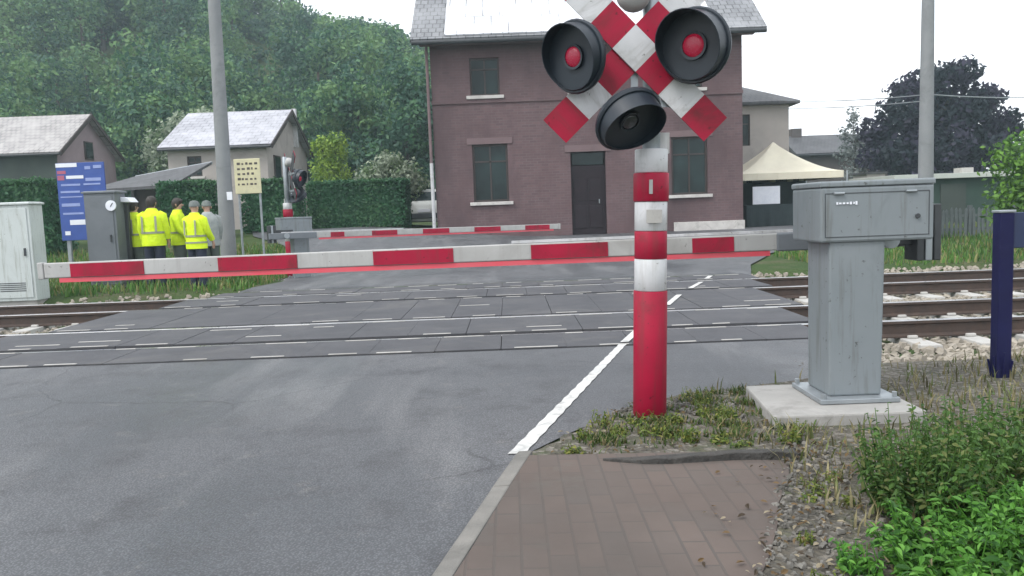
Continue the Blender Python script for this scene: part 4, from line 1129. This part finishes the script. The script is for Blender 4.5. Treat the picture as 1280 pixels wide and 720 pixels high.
# ================================================================== CROSSING SIGNALS
def lamp_head(parent, name, c, r, yaw, pitch, lensm, lens_r, hood_len):
    """round black lamp; local -y is its beam; returns the part"""
    rot = Matrix.Rotation(yaw, 4, 'Z') @ Matrix.Rotation(pitch, 4, 'X')
    m = MB(); n = 32
    def ring(rad, y, zoff=0): return [(rad * math.cos(2 * math.pi * k / n), y, rad * math.sin(2 * math.pi * k / n) + zoff) for k in range(n)]
    m.rings([ring(r * .3, .13), ring(r * .5, .12), ring(r * .58, .07), ring(r * .6, .03), ring(r, .02), ring(r * 1.02, .0), ring(r * .98, -.012), ring(r * .55, -.008)])
    o = m.build(name, MT['black'], parent, smooth=True, angle=35)
    o.matrix_local = Matrix.Translation(c) @ rot
    # hood: a tube open at the front, long above, short below
    h = MB(); ro = []; ri = []
    ro, ri, fo, fi = [], [], [], []
    for k in range(n):
        a = 2 * math.pi * k / n; ln = hood_len * (.22 + .78 * (.5 + .5 * math.sin(a)) ** .8)
        ca, sa = math.cos(a), math.sin(a)
        ro.append((r * .93 * ca, -.013, r * .93 * sa)); fo.append((r * .90 * ca, -ln, r * .90 * sa)); fi.append((r * .875 * ca, -ln, r * .875 * sa)); ri.append((r * .90 * ca, -.013, r * .90 * sa))
    h.rings([ro, fo, fi, ri], cap=False); h.build('hood', MT['black'], o, smooth=True, angle=40)
    l = MB(); l.rings([ring(lens_r, -.012), ring(lens_r * .97, -.022), ring(lens_r * .7, -.030), ring(lens_r * .3, -.034)]); l.build('lens', lensm, o, smooth=True, angle=60)
    b = MB(); b.rings([ring(lens_r * 1.25, -.0125), ring(lens_r * 1.25, -.026), ring(lens_r * 1.02, -.024), ring(lens_r * 1.02, -.0125)], cap=False); b.build('bezel', MT['black'], o, smooth=True)
    s = MB(); s.tube([(r * .35, .04, -r * .4), (r * .1, .14, -r * .2)], .018, 8); s.build('bracket', MT['galv'], o)
    return o

MD = 4.85
base = gnd(812, 524, .0)
sig = empty('crossing_signal', base, 0, 'red and white banded crossing signal with crossed boards, foreground right of the road edge line', 'crossing signal')
sig.rotation_euler = (0, R(1.5), 0)
inv = (Matrix.Translation(base) @ Matrix.Rotation(R(1.5), 4, 'Y')).inverted()
def L(px, py, d): return inv @ pt(px, py, d)
zz = lambda py: L(814, py, MD).z
bands = [(.0, zz(361), 1), (zz(361), zz(322), 0), (zz(322), zz(288), 1), (zz(288), zz(252), 0), (zz(252), zz(217), 1), (zz(217), zz(188), 0), (zz(188), 2.62, 2)]
m = MB()
for a, b, k in bands:
    r = .096 if k != 2 else .052
    if (a, b) == (bands[4][0], bands[4][1]): r = .104
    if a == bands[0][0]: r = .100
    m.tube([(0, 0, a), (0, 0, a + .004), (0, 0, b - .005), (0, 0, b - .001)], [r - .004, r, r, r - .004], 28, mi=k)
m.build('mast', [MT['white'], MT['red'], MT['galv']], sig, smooth=True, angle=50)
MB().tube([(0, 0, -.03), (0, 0, .012), (0, 0, .022)], [.125, .125, .105], 24).build('foot', MT['dirt'], sig, smooth=True)
m = MB(); m.bx(-.045, .045, -.112, -.106, zz(278), zz(262)); m.build('number_plate', MT['paleconc'], sig)
m = MB(); m.bx(-.03, -.01, -.113, -.107, zz(243), zz(226)); m.build('sticker', MT['offwhite'], sig)
# crossed boards
c = L(793, 62, 4.72); c.y = min(c.y, -.085)
sq = .187
for nm, ang, yo in (('cross_board', R(-45), 0.0), ('cross_board', R(45), .014)):
    m = MB(); rot = Matrix.Rotation(-ang, 4, 'Y')
    cols = [1, 0, 1, 0, 1, 0, 1]
    for i in range(7):
        x0 = (i - 3.5) * sq; k = cols[i]
        m.box((x0 + sq / 2, 0, 0), (sq, .010, sq), k)
    m.box((0, .0085, 0), (7 * sq - .004, .006, sq - .004), 2)
    o = m.build(nm, [MT['white'], MT['red'], MT['darkgrey']], sig)
    o.matrix_local = Matrix.Translation(c + Vector((0, yo * 1.3, 0))) @ rot.to_4x4()
m = MB(); m.bx(-.45, .45, .024, .032, .03, .07); m.bx(-.35, .35, .024, .032, -.33, -.29); m.bx(-.02, .02, .0325, .042, -.34, .10)
bk = m.build('backing_frame', MT['galv'], sig, loc=c)
# white L piece under the lower lamp
p = L(829, 181, 4.78); MB().bx(p.x - .03, p.x + .035, p.y - .01, p.y + .03, p.z - .05, p.z + .07).build('mast_bracket', MT['white'], sig)
lamp_head(sig, 'red_lamp', L(719, 71, 4.58), .20, R(-44), R(8), MT['lens'], .055, .11)
lamp_head(sig, 'red_lamp', L(868, 57, 4.54), .205, R(-34), R(6), MT['lens'], .062, .17)
lamp_head(sig, 'white_lamp', L(786, 150, 4.58), .20, R(26), R(38), MT['whitelens'], .05, .13)
p = L(792, -7, 4.70)
m = MB(); n = 24
m.rings([[(q * math.cos(2 * math.pi * k / n), y, q * math.sin(2 * math.pi * k / n)) for k in range(n)] for q, y in ((.04, .08), (.08, .07), (.098, .03), (.098, -.015), (.08, -.045), (.05, -.06), (.015, -.064))])
b_ = m.build('bell', MT['offwhite'], sig, loc=p, smooth=True, angle=60); b_.rotation_euler = (R(20), 0, 0)

# far signal: same kind, seen from behind on the other side
f2 = copy_tree(sig); q = pt(364, 330, 17.6)
f2.location = (q.x, 17.6, zf(q.x, 17.6)); f2.rotation_euler = (0, 0, R(118))
f2['label'] = 'distant red and white crossing signal seen from behind, beyond the tracks near the hedge'
sig['group'] = f2['group'] = 'level crossing signals'

# ================================================================== BARRIERS
BY = 4.68
A = pt(1085, 297.5, 5.45); B = pt(57, 338.5, 6.23)
bp = Vector((2.14, BY, .085))
bar = empty('level_crossing_barrier', bp, 0, 'lowered red and white barrier with grey pedestal in the foreground right', 'barrier', 'level crossing barriers')
def W(v): return Vector(v) - bp
m = MB()
m.rings([[(x * w + .02 * t, y0 + y * dp, z) for x, y in ((-.5, 0), (.5, 0), (.5, 1), (-.5, 1))] for (w, dp, y0, z, t) in ((.315, .34, .02, .03, -5.5), (.33, .35, .02, .96, -5.0))])
m.build('pedestal', MT['grey'], bar, bevel=.012)
m = MB(); m.bx(-.345, .125, -.06, .43, .002, .03); m.build('base_plate', MT['galv'], bar, bevel=.004)
for xx in (-.32, .10):
    for yy in (-.035, .40): MB().tube([(xx, yy, .03), (xx, yy, .06)], .016, 6).build('bolt', MT['galv'], bar)
z0, z1 = 1.037 - bp.z, 1.395 - bp.z
m = MB(); m.rings([[(a, b, zz_) for a, b in ((-.325 - s, .0 - s), (.34 + s, .0 - s), (.34 + s, .47 + s), (-.325 - s, .47 + s))] for zz_, s in ((z0, -.0), (z1 - .035, .0))])
hs = m.build('housing', MT['grey'], bar, bevel=.014)
m = MB(); m.rings([[(a, b, zz_) for a, b in ((-.325 - s, .0 - s), (.34 + s, .0 - s), (.34 + s, .47 + s), (-.325 - s, .47 + s))] for zz_, s in ((z1 - .034, .005), (z1 - .006, .005), (z1, -.004))])
m.build('lid', MT['grey'], hs, bevel=.006)
m = MB()
m.bx(-.300, .310, -.0025, -.0005, z0 + .030, z0 + .034); m.bx(-.300, .310, -.0025, -.0005, z1 - .074, z1 - .070)
m.bx(-.300, -.296, -.0025, -.0005, z0 + .0342, z1 - .0742); m.bx(.306, .310, -.0025, -.0005, z0 + .0342, z1 - .0742); m.build('panel_seam', MT['darkgrey'], hs)
for xx in (-.22, .2):
    MB().tube([(xx - .03, -.008, z1 - .072), (xx + .03, -.008, z1 - .072)], .008, 8).build('hinge', MT['galv'], hs)
m = MB()
r_ = random.Random(9); xx = -.235
for i in range(7):
    ww = r_.uniform(.006, .016); hh_ = r_.uniform(.010, .022); m.box((xx + ww / 2, -.004, z1 - .13), (ww, .003, hh_)); xx += ww + r_.uniform(.004, .010)
m.build('emblem', MT['signwhite'], hs)
m = MB().tube([(.24, -.012, z0 + .14), (.24, -.003, z0 + .14)], .014, 12); m.build('lock', MT['darkgrey'], hs)
# boom
bd = (B - A); Ln = bd.length
ang = math.atan2(bd.y, bd.x); tilt = math.asin(bd.z / Ln)
bm_root_rot = Matrix.Rotation(ang, 4, 'Z') @ Matrix.Rotation(-tilt, 4, 'Y')
m = MB(); H = .118
m.bx(0, Ln, -.022, .022, -H / 2, H / 2)
boom = m.build('boom', MT['offwhite'], bar, bevel=.008); boom.matrix_local = Matrix.Translation(W(A)) @ bm_root_rot
def sx(px):
    v = ray(px, 310); n_ = Vector((-math.sin(ang), math.cos(ang), 0)); t = (A - CAM).dot(n_) / v.dot(n_)
    return (CAM + v * t - A).dot(Vector((math.cos(ang), math.sin(ang), 0)))
for a, b in ((88, 180), (273, 372), (467, 567), (664, 760), (865, 917)):
    x1, x0 = sx(a), sx(b)
    MB().bx(x0, x1, -.027, .027, -H / 2 + .004, H / 2 - .012).build('red_band', MT['red'], boom)
MB().bx(sx(962), Ln - .12, -.016, .016, -H / 2 - .036, -H / 2 - .002).build('reflective_edge', MT['redglow'], boom)
MB().bx(-.1, sx(640), -.012, .012, H / 2 + .004, H / 2 + .022).build('stay_rod', MT['white'], boom)
m = MB(); m.bx(Ln + .002, Ln + .05, -.028, .028, -H / 2 - .006, H / 2 + .006); m.build('tip_cap', MT['offwhite'], boom, bevel=.006)
# boom socket and counterweight arms
sp0 = W(A)
m = MB(); m.bx(-.35, sx(970), -.04, .04, -.065, .06); so_ = m.build('boom_socket', MT['greycab'], bar, bevel=.01); so_.matrix_local = Matrix.Translation(sp0) @ bm_root_rot
m = MB(); m.tube([sp0 + Vector((-.0, -.34, .0)), sp0 + Vector((0, .06, 0))], .055, 16); m.build('pivot_shaft', MT['galv'], bar, smooth=True)
m = MB(); m.bx(.10, .62, .50, .54, z0 - .06, z0 + .10); ca = m.build('counterweight_arm', MT['darkgrey'], bar, bevel=.006)
for i in range(3):
    MB().bx(.46 + i * .055, .505 + i * .055, .43, .60, z0 - .16, z0 + .20).build('counterweight', MT['galv' if i == 1 else 'darkgrey'], ca, bevel=.006)
# concrete plinth
m = MB(); m.prism([(1.45, 4.42, -.05), (2.32, 4.42, -.05), (2.32, 5.2, -.05), (1.52, 5.2, -.05)], (0, 0, .134)); o = m.build('concrete_plinth', MT['concrete'], bevel=.012)
tag(o, 'low concrete slab under the grey barrier pedestal in the weeds', 'slab')
# far barrier
fb = copy_tree(bar)
q = pt(362, 300, 16.85)
tipx, tipy = .95, 19.0
# orient so that the far boom runs from its pedestal to the far right
A2 = W(A); angf = math.atan2(tipy - 16.85, tipx - q.x)
fb.rotation_euler = (0, 0, angf - ang)
off = Matrix.Rotation(angf - ang, 3, 'Z') @ Vector((A2.x, A2.y, 0))
fb.location = (q.x - off.x * 0.5, 16.85 - off.y * .5, zf(q.x, 16.85) + .0)
fb['label'] = 'distant lowered red and white barrier with grey housing across the far side of the tracks'
m = MB().bx(-.6, .6, -.5, .5, -.2, .012); o = m.build('concrete_plinth', MT['concrete'], loc=(fb.location.x, fb.location.y, fb.location.z - .012)); tag(o, 'concrete slab under the distant grey barrier pedestal', 'slab')

# ================================================================== CABINETS, SIGNS, POSTS
def cabinet(name, x0, x1, y, dp, z, h, material, label, doors=2):
    root = empty(name, ((x0 + x1) / 2, y + dp / 2, z), 0, label, 'cabinet')
    w = (x1 - x0) / 2
    MB().bx(-w, w, -dp / 2, dp / 2, .08, h - .05).build('body', MT[material], root, bevel=.012)
    MB().bx(-w + .03, w - .03, -dp / 2 + .03, dp / 2 - .03, -.15, .079).build('base', MT['concrete'], root)
    m = MB(); m.rings([[(a, b, zz_) for a, b in ((-w - s, -dp / 2 - s), (w + s, -dp / 2 - s), (w + s, dp / 2 + s), (-w - s, dp / 2 + s))] for zz_, s in ((h - .049, .03), (h - .015, .03), (h, -.02))])
    m.build('roof', MT[material], root, bevel=.006)
    for i in range(doors):
        a = -w + .03 + i * (2 * w - .06) / doors; b = a + (2 * w - .06) / doors - .02
        d = MB().bx(a, b, -dp / 2 - .016, -dp / 2 - .001, .14, h - .11).build('door', MT[material], root, bevel=.005)
        MB().bx(b - .09, b - .06, -dp / 2 - .04, -dp / 2 - .017, h * .48, h * .48 + .14).build('handle', MT['darkgrey'], d)
        mm = MB()
        for q_ in range(5): mm.bx(a + .12, b - .12, -dp / 2 - .02, -dp / 2 - .0165, .26 + q_ * .035, .275 + q_ * .035)
        mm.build('vent', MT['darkgrey'], d)
    return root
cabinet('equipment_cabinet', -10.1, -8.58, 14.4, .42, zf(-9.2, 14.6), 1.86, 'cabinet', 'large pale grey green equipment cabinet at the left edge by the tracks', 2)
xa, xb = pt(107, 280, 16.2).x, pt(146, 280, 16.2).x
gc = cabinet('grey_cabinet', xa, xb, 16.2, .45, zf(xa, 16.3), 1.98, 'greycab', 'tall dark grey cabinet with a round white dial in front of the blue board', 1)
p = pt(138, 257, 16.15); c = gc.location
m = MB(); m.tube([(p.x - c.x, -.225 - .045, p.z - c.z), (p.x - c.x, -.225 - .018, p.z - c.z)], .105, 20); d = m.build('dial', MT['signwhite'], gc, smooth=True, angle=40)
m = MB().box((p.x - c.x + .02, -.274, p.z - c.z + .015), (.016, .004, .09), 0, Matrix.Rotation(R(35), 3, 'Y')); m.build('pointer', MT['darkgrey'], d)
# white hooded post beside it
p = pt(155, 249, 16.6)
root = empty('hooded_post', (p.x, 16.6, zf(p.x, 16.6)), 0, 'dark post with a slanted white hood beside the dark grey cabinet', 'post')
MB().bx(-.075, .075, -.05, .05, -.1, p.z - root.location.z - .08).build('stem', MT['darkgrey'], root, bevel=.005)
m = MB(); hz = p.z - root.location.z
m.prism([(-.2, -.16, hz + .06), (.14, -.16, hz + .03), (.22, -.16, hz - .07), (-.13, -.16, hz - .06)], (0, .34, 0)); m.build('hood', MT['signwhite'], root, bevel=.01)

# blue information board: header panel, red line, rows of pale text strips (illegible in the photo)
sd = 18.6
a = pt(70, 208, sd); b = pt(138, 300, sd)
root = empty('information_board', ((a.x + b.x) / 2, sd, zf(a.x, sd)), 0, 'blue information board with a white header and pale text rows', 'sign')
w = (b.x - a.x) / 2; zt0 = root.location.z; top = pt(104, 203, sd).z - zt0; bot = pt(104, 300, sd).z - zt0
sh = MB().bx(-w, w, -.02, .02, bot, top).build('panel', MT['blue'], root, bevel=.006)
for xx in (-w + .12, w - .12): MB().bx(xx - .04, xx + .04, .022, .09, -.2, top - .03).build('post', MT['galv'], root)
def strip(x0, x1, f0, f1, mt, nm='text_row'):
    hgt = top - bot
    MB().bx(-w + 2 * w * x0, -w + 2 * w * x1, -.026, -.0205, top - hgt * f1, top - hgt * f0).build(nm, MT[mt], sh)
strip(.0, .44, .005, .055, 'signwhite', 'header'); strip(.60, .72, .05, .09, 'signpale'); strip(.78, .95, .04, .08, 'signpale'); strip(.02, .2, .10, .14, 'signred')
strip(.02, .16, .16, .22, 'signred'); strip(.20, .56, .165, .205, 'signwhite'); strip(.60, .92, .20, .24, 'signpale')
strip(.08, .48, .27, .295, 'signpale'); strip(.55, .9, .27, .29, 'signpale'); strip(.06, .46, .36, .385, 'signpale'); strip(.05, .5, .43, .445, 'signpale')
strip(.06, .44, .52, .56, 'signpale'); strip(.07, .50, .64, .665, 'signpale'); strip(.2, .52, .735, .80, 'signwhite', 'label_panel'); strip(.08, .19, .88, .93, 'signwhite', 'emblem')

# faded yellow notice
sd = 19.2; a = pt(291, 198, sd); b = pt(328, 243, sd)
root = empty('yellow_notice', ((a.x + b.x) / 2, sd, zf(a.x, sd)), R(-6), 'faded yellow notice board on thin posts right of the left concrete pole', 'sign')
z_ = root.location.z; w = (b.x - a.x) / 2; t0, t1 = a.z - z_ - .02, b.z - z_ + .03
pn = MB().bx(-w, w, -.015, .015, t1, t0).build('panel', MT['yellow'], root, bevel=.01)
mm = MB(); r_ = random.Random(6)
for i in range(5):
    x = -w + .08
    while x < w - .12:
        l = r_.uniform(.03, .09); mm.bx(x, x + l, -.019, -.0155, t0 - .14 - i * .12, t0 - .10 - i * .12 + r_.uniform(0, .02)); x += l + r_.uniform(.02, .06)
mm.build('lettering', MT['renderdark'], pn)
for xx in (-w + .06, w - .06): MB().tube([(xx, .04, -.2), (xx, .04, t0 - .05)], .028, 8).build('post', MT['galv'], root)

# navy post with panel at right
b0 = gnd(1250, 474, 0.0); d = b0.y
root = empty('navy_post', (b0.x, d, zf(b0.x, d)), 0, 'dark navy post carrying a navy panel at the right edge', 'post')
zr_ = root.location.z; tz = pt(1252, 266, d).z - zr_
MB().bx(-.050, .050, -.045, .045, -.15, tz).build('stem', MT['navy'], root, bevel=.008)
MB().bx(-.056, .056, -.05, .05, tz + .001, tz + .018).build('cap', MT['galv'], root, bevel=.004)
MB().bx(.054, 1.0, -.02, .02, pt(1265, 310, d).z - zr_, tz - .0).build('panel', MT['navypanel'], root, bevel=.006)
m = MB()
for i in range(7):
    a = i * .9; m.tube([(math.cos(a) * .05, math.sin(a) * .05, .0), (math.cos(a) * .075, math.sin(a) * .075, .14 + .03 * (i % 3))], .008, 5)
m.build('ground_stake', MT['navy'], root)
MB().bx(.90, .98, -.04, -.021, -.15, tz - .05).build('rear_stem', MT['navy'], root, bevel=.006)

# ================================================================== PEOPLE
def ell(cx, cy, z, rx, ry, n=18, tw=0.0):
    return [(cx + rx * math.cos(2 * math.pi * k / n) * math.cos(tw) - ry * math.sin(2 * math.pi * k / n) * math.sin(tw), cy + rx * math.cos(2 * math.pi * k / n) * math.sin(tw) + ry * math.sin(2 * math.pi * k / n) * math.cos(tw), z) for k in range(n)]
def person(x, y, rz, H, label, jacket, trous, headwear='hair', arms=((-.04, .02), (.04, .02)), vest_tape=True, headturn=0, fists=True):
    """arms: per side the forward swing of the elbow and of the wrist"""
    s = H / 1.76
    root = empty('person', (x, y, zf(x, y) + .0), rz, label, 'person', 'people waiting beyond the tracks')
    # body: one continuous skinned figure
    V = [(0, 0, .95), (0, 0, 1.10), (0, .01, 1.28), (0, .01, 1.42), (0, 0, 1.52), (0, -.015, 1.60), (0, -.02, 1.68), (0, -.01, 1.745)]
    Rr = [(.155, .11), (.14, .105), (.155, .11), (.13, .09), (.055, .055), (.068, .085), (.078, .098), (.05, .06)]
    E = [(i, i + 1) for i in range(7)]
    arm_pts = {}
    for sgn, (ef, wf) in zip((-1, 1), arms):
        i0 = len(V)
        sh = (sgn * .19, .01, 1.43); el = (sgn * .25, -ef, 1.16); wr = (sgn * (.25 - wf * .15), -ef - wf, .93 + abs(wf) * .45); hd = (wr[0] - sgn * .0, wr[1] - .035, wr[2] - .075)
        V += [sh, el, wr, hd]; Rr += [(.06, .06), (.045, .045), (.03, .03), (.04, .022)]
        E += [(3, i0), (i0, i0 + 1), (i0 + 1, i0 + 2), (i0 + 2, i0 + 3)]
        arm_pts[sgn] = (sh, el, wr, hd)
        lg = len(V)
        V += [(sgn * .095, 0, .86), (sgn * .105, -.01, .50), (sgn * .11, .02, .10), (sgn * .115, -.09, .045)]
        Rr += [(.09, .09), (.06, .062), (.042, .045), (.045, .035)]
        E += [(0, lg), (lg, lg + 1), (lg + 1, lg + 2), (lg + 2, lg + 3)]
    # fingers and a thumb on each hand
    for sgn in (-1, 1):
        hd = Vector(arm_pts[sgn][3]); hi = V.index(tuple(arm_pts[sgn][3]))
        for k, (oy, ln) in enumerate(((-.03, .065), (-.01, .075), (.01, .07), (.028, .055))):
            i0 = len(V); V += [(hd.x, hd.y + oy, hd.z - .05), (hd.x - sgn * .015, hd.y + oy - .008, hd.z - .05 - ln)]; Rr += [(.009, .009), (.007, .007)]; E += [(hi, i0), (i0, i0 + 1)]
        i0 = len(V); V += [(hd.x - sgn * .01, hd.y - .045, hd.z - .02), (hd.x - sgn * .02, hd.y - .06, hd.z - .06)]; Rr += [(.011, .011), (.008, .008)]; E += [(hi, i0), (i0, i0 + 1)]
    me = bpy.data.meshes.new('body'); me.from_pydata([tuple(c * s for c in v) for v in V], E, []); me.materials.append(MT['skin'])
    o = bpy.data.objects.new('body', me); COL.objects.link(o); o.parent = root
    o.modifiers.new('skin', 'SKIN')
    for i, r in enumerate(Rr): me.skin_vertices[0].data[i].radius = (r[0] * s * .95, r[1] * s * .95)
    me.skin_vertices[0].data[0].use_root = True
    sb = o.modifiers.new('s', 'SUBSURF'); sb.levels = 1; sb.render_levels = 2
    # face: nose and ears as child pieces
    f = MB(); f.tube([(0, -.09 * s, 1.665 * s), (0, -.125 * s, 1.645 * s), (0, -.10 * s, 1.63 * s)], [.01 * s, .016 * s, .012 * s], 7); f.build('nose', MT['skin'], root, smooth=True)
    for sg in (-1, 1): MB().tube([(sg * .075 * s, .0, 1.675 * s), (sg * .092 * s, .005, 1.66 * s), (sg * .08 * s, .0, 1.625 * s)], [.012, .016, .01], 7).build('ear', MT['skin'], root, smooth=True)
    # trousers
    t = MB(); n = 14
    for sg in (-1, 1):
        t.rings([ell(sg * .115 * s, .01 * s, .07 * s, .075 * s, .085 * s, n), ell(sg * .11 * s, 0, .45 * s, .085 * s, .09 * s, n), ell(sg * .10 * s, 0, .80 * s, .105 * s, .12 * s, n), ell(sg * .06 * s, 0, .98 * s, .11 * s, .13 * s, n)])
    t.rings([ell(0, 0, .80 * s, .175 * s, .125 * s, n), ell(0, 0, 1.05 * s, .18 * s, .13 * s, n)])
    t.build('trousers', MT[trous], root, smooth=True)
    for sg in (-1, 1):
        MB().rings([ell(sg * .115 * s, -.05 * s, .0, .05 * s, .14 * s, n), ell(sg * .115 * s, -.05 * s, .035 * s, .052 * s, .145 * s, n), ell(sg * .115 * s, -.03 * s, .08 * s, .05 * s, .10 * s, n), ell(sg * .115 * s, .02 * s, .14 * s, .05 * s, .06 * s, n)]).build('boot', MT['boots'], root, smooth=True)
    # jacket with sleeves
    j = MB(); n = 20
    j.rings([ell(0, .0, .82 * s, .235 * s, .165 * s, n), ell(0, 0, .88 * s, .24 * s, .17 * s, n), ell(0, 0, 1.02 * s, .225 * s, .16 * s, n), ell(0, 0, 1.2 * s, .23 * s, .16 * s, n), ell(0, .01, 1.36 * s, .24 * s, .155 * s, n), ell(0, .01, 1.44 * s, .215 * s, .13 * s, n), ell(0, .01, 1.50 * s, .13 * s, .10 * s, n), ell(0, .0, 1.555 * s, .085 * s, .085 * s, n)])
    for sgn in (-1, 1):
        sh, el, wr, hd = [Vector(q) * s for q in arm_pts[sgn]]
        j.tube([sh + Vector((-sgn * .05, 0, .0)), sh + Vector((sgn * .015, 0, -.03)), sh.lerp(el, .5), el, el.lerp(wr, .5), wr], [.085 * s, .095 * s, .08 * s, .074 * s, .066 * s, .058 * s], 12)
    jk = j.build('jacket', MT[jacket], root, smooth=True, angle=70)
    if vest_tape:
        def band(z0, z1, rx, ry):
            b = MB(); b.rings([ell(0, 0, z0 * s, rx * s, ry * s, 24), ell(0, 0, z1 * s, rx * s, ry * s, 24)], cap=False); b.build('reflective_band', MT['reflect'], jk, smooth=True)
        band(1.06, 1.10, .238, .172)
        if vest_tape == 2: band(.93, .965, .246, .178)
        for sg in (-1, 1):
            for face in (-1, 1):
                b = MB(); b.prism([(sg * .115 * s, face * .168 * s, 1.10 * s), (sg * .155 * s, face * .165 * s, 1.10 * s), (sg * .155 * s, face * .158 * s, 1.40 * s), (sg * .115 * s, face * .160 * s, 1.40 * s)], (0, face * .006, 0))
                b.build('brace_tape', MT['reflect'], jk)
    # hair or cap
    hr = MB(); n = 16
    if headwear == 'cap':
        hr.rings([ell(0, -.015 * s, 1.675 * s, .098 * s, .118 * s, n), ell(0, -.015 * s, 1.73 * s, .097 * s, .115 * s, n), ell(0, -.01 * s, 1.785 * s, .07 * s, .085 * s, n), ell(0, -.01 * s, 1.80 * s, .02 * s, .025 * s, n)])
        hr.prism([(-.07 * s, -.11 * s, 1.69 * s), (.07 * s, -.11 * s, 1.69 * s), (.05 * s, -.20 * s, 1.68 * s), (-.05 * s, -.20 * s, 1.68 * s)], (0, 0, .012))
        hr.build('cap', MT['greycap'], root, smooth=True)
    else:
        hr.rings([ell(0, .035 * s, 1.58 * s, .06 * s, .05 * s, n), ell(0, .02 * s, 1.63 * s, .09 * s, .085 * s, n), ell(0, .005 * s, 1.69 * s, .097 * s, .108 * s, n), ell(0, -.01 * s, 1.74 * s, .092 * s, .108 * s, n), ell(0, -.01 * s, 1.785 * s, .06 * s, .07 * s, n), ell(0, -.01 * s, 1.80 * s, .02 * s, .02 * s, n)])
        hr.build('hair', MT['hair'], root, smooth=True)
    return root
def at(px, d): return pt(px, 280, d).x
# local -y is the front; rz = 180 turns the back to us
person(at(168, 16.9), 16.9, R(150), 1.74, 'person at the left end of the group, yellow jacket half hidden behind the broad back', 'hivis', 'greytrousers', 'hair', ((.02, .1), (.0, .05)))
person(at(191, 16.2), 16.2, R(178), 1.80, 'person seen from behind in a broad yellow hi-vis jacket and navy trousers', 'hivis', 'trousers', 'hair', ((.02, .06), (.02, .06)))
person(at(223, 16.8), 16.8, R(100), 1.76, 'dark haired person in yellow jacket standing sideways between the two nearest', 'hivis', 'greytrousers', 'hair', ((.05, .16), (.03, .1)))
person(at(244, 15.5), 15.5, R(160), 1.66, 'person in yellow jacket with two reflective bands and a grey cap', 'hivis', 'trousers', 'cap', ((.05, .15), (.02, .05)), 2)
person(at(260, 16.6), 16.6, R(-140), 1.68, 'person in a pale grey jacket at the right end of the group', 'palejacket', 'greytrousers', 'cap', ((.02, .05), (.05, .2)), False)

# ================================================================== LIGHT
w = bpy.data.worlds.new('World'); sc.world = w; w.use_nodes = True
nt = w.node_tree; bg = nt.nodes['Background']
sky = nt.nodes.new('ShaderNodeTexSky'); sky.sky_type = 'NISHITA'; sky.sun_disc = False
SE, SA = R(52), R(-130)     # elevation; azimuth clockwise from +y
sky.sun_elevation = SE; sky.sun_rotation = SA; sky.dust_density = 3; sky.ozone_density = 1; sky.air_density = 1
tc = nt.nodes.new('ShaderNodeTexCoord')
cl = noise(nt, stretch(nt, tc.outputs['Generated'], (1, 1, 2.2)), 2.2, 6, .55, .3, .75, .4)
cloud = mixc(nt, cl, (9.9, 10.3, 11.0), (12.0, 12.2, 12.7))
col = mixc(nt, .86, sky.outputs[0], cloud)
nt.links.new(col, bg.inputs['Color']); bg.inputs['Strength'].default_value = .1
sl_ = bpy.data.lights.new('sun', 'SUN'); sl_.energy = 1.3; sl_.angle = R(18); sl_.color = (1, .97, .93)
so = bpy.data.objects.new('sun', sl_); COL.objects.link(so)
dv = Vector((math.sin(SA) * math.cos(SE), math.cos(SA) * math.cos(SE), math.sin(SE)))
so.rotation_euler = dv.to_track_quat('Z', 'Y').to_euler()
so.location = dv * 60

# ------------------------------------------------------------------ haze
HAZE = True
if HAZE:
    m, nt, b = new_mat('haze_air'); nt.nodes.remove(b)
    v = nt.nodes.new('ShaderNodeVolumePrincipled'); v.inputs['Density'].default_value = .0015; v.inputs['Color'].default_value = (.72, .90, .95, 1); v.inputs['Anisotropy'].default_value = .2
    nt.links.new(v.outputs[0], nt.nodes['Material Output'].inputs['Volume'])
    hz = MB().bx(-130, 130, -6.5, 175, -1.5, 60).build('haze', m); tag(hz, kind='stuff')

sc.view_settings.view_transform = 'Standard'; sc.view_settings.look = 'None'; sc.view_settings.gamma = 1; sc.view_settings.exposure = .80
sc.view_settings.use_curve_mapping = False
sc.cycles.use_denoising = True
sc.cycles.max_bounces = 6; sc.cycles.diffuse_bounces = 3; sc.cycles.transparent_max_bounces = 8; sc.cycles.volume_bounces = 0
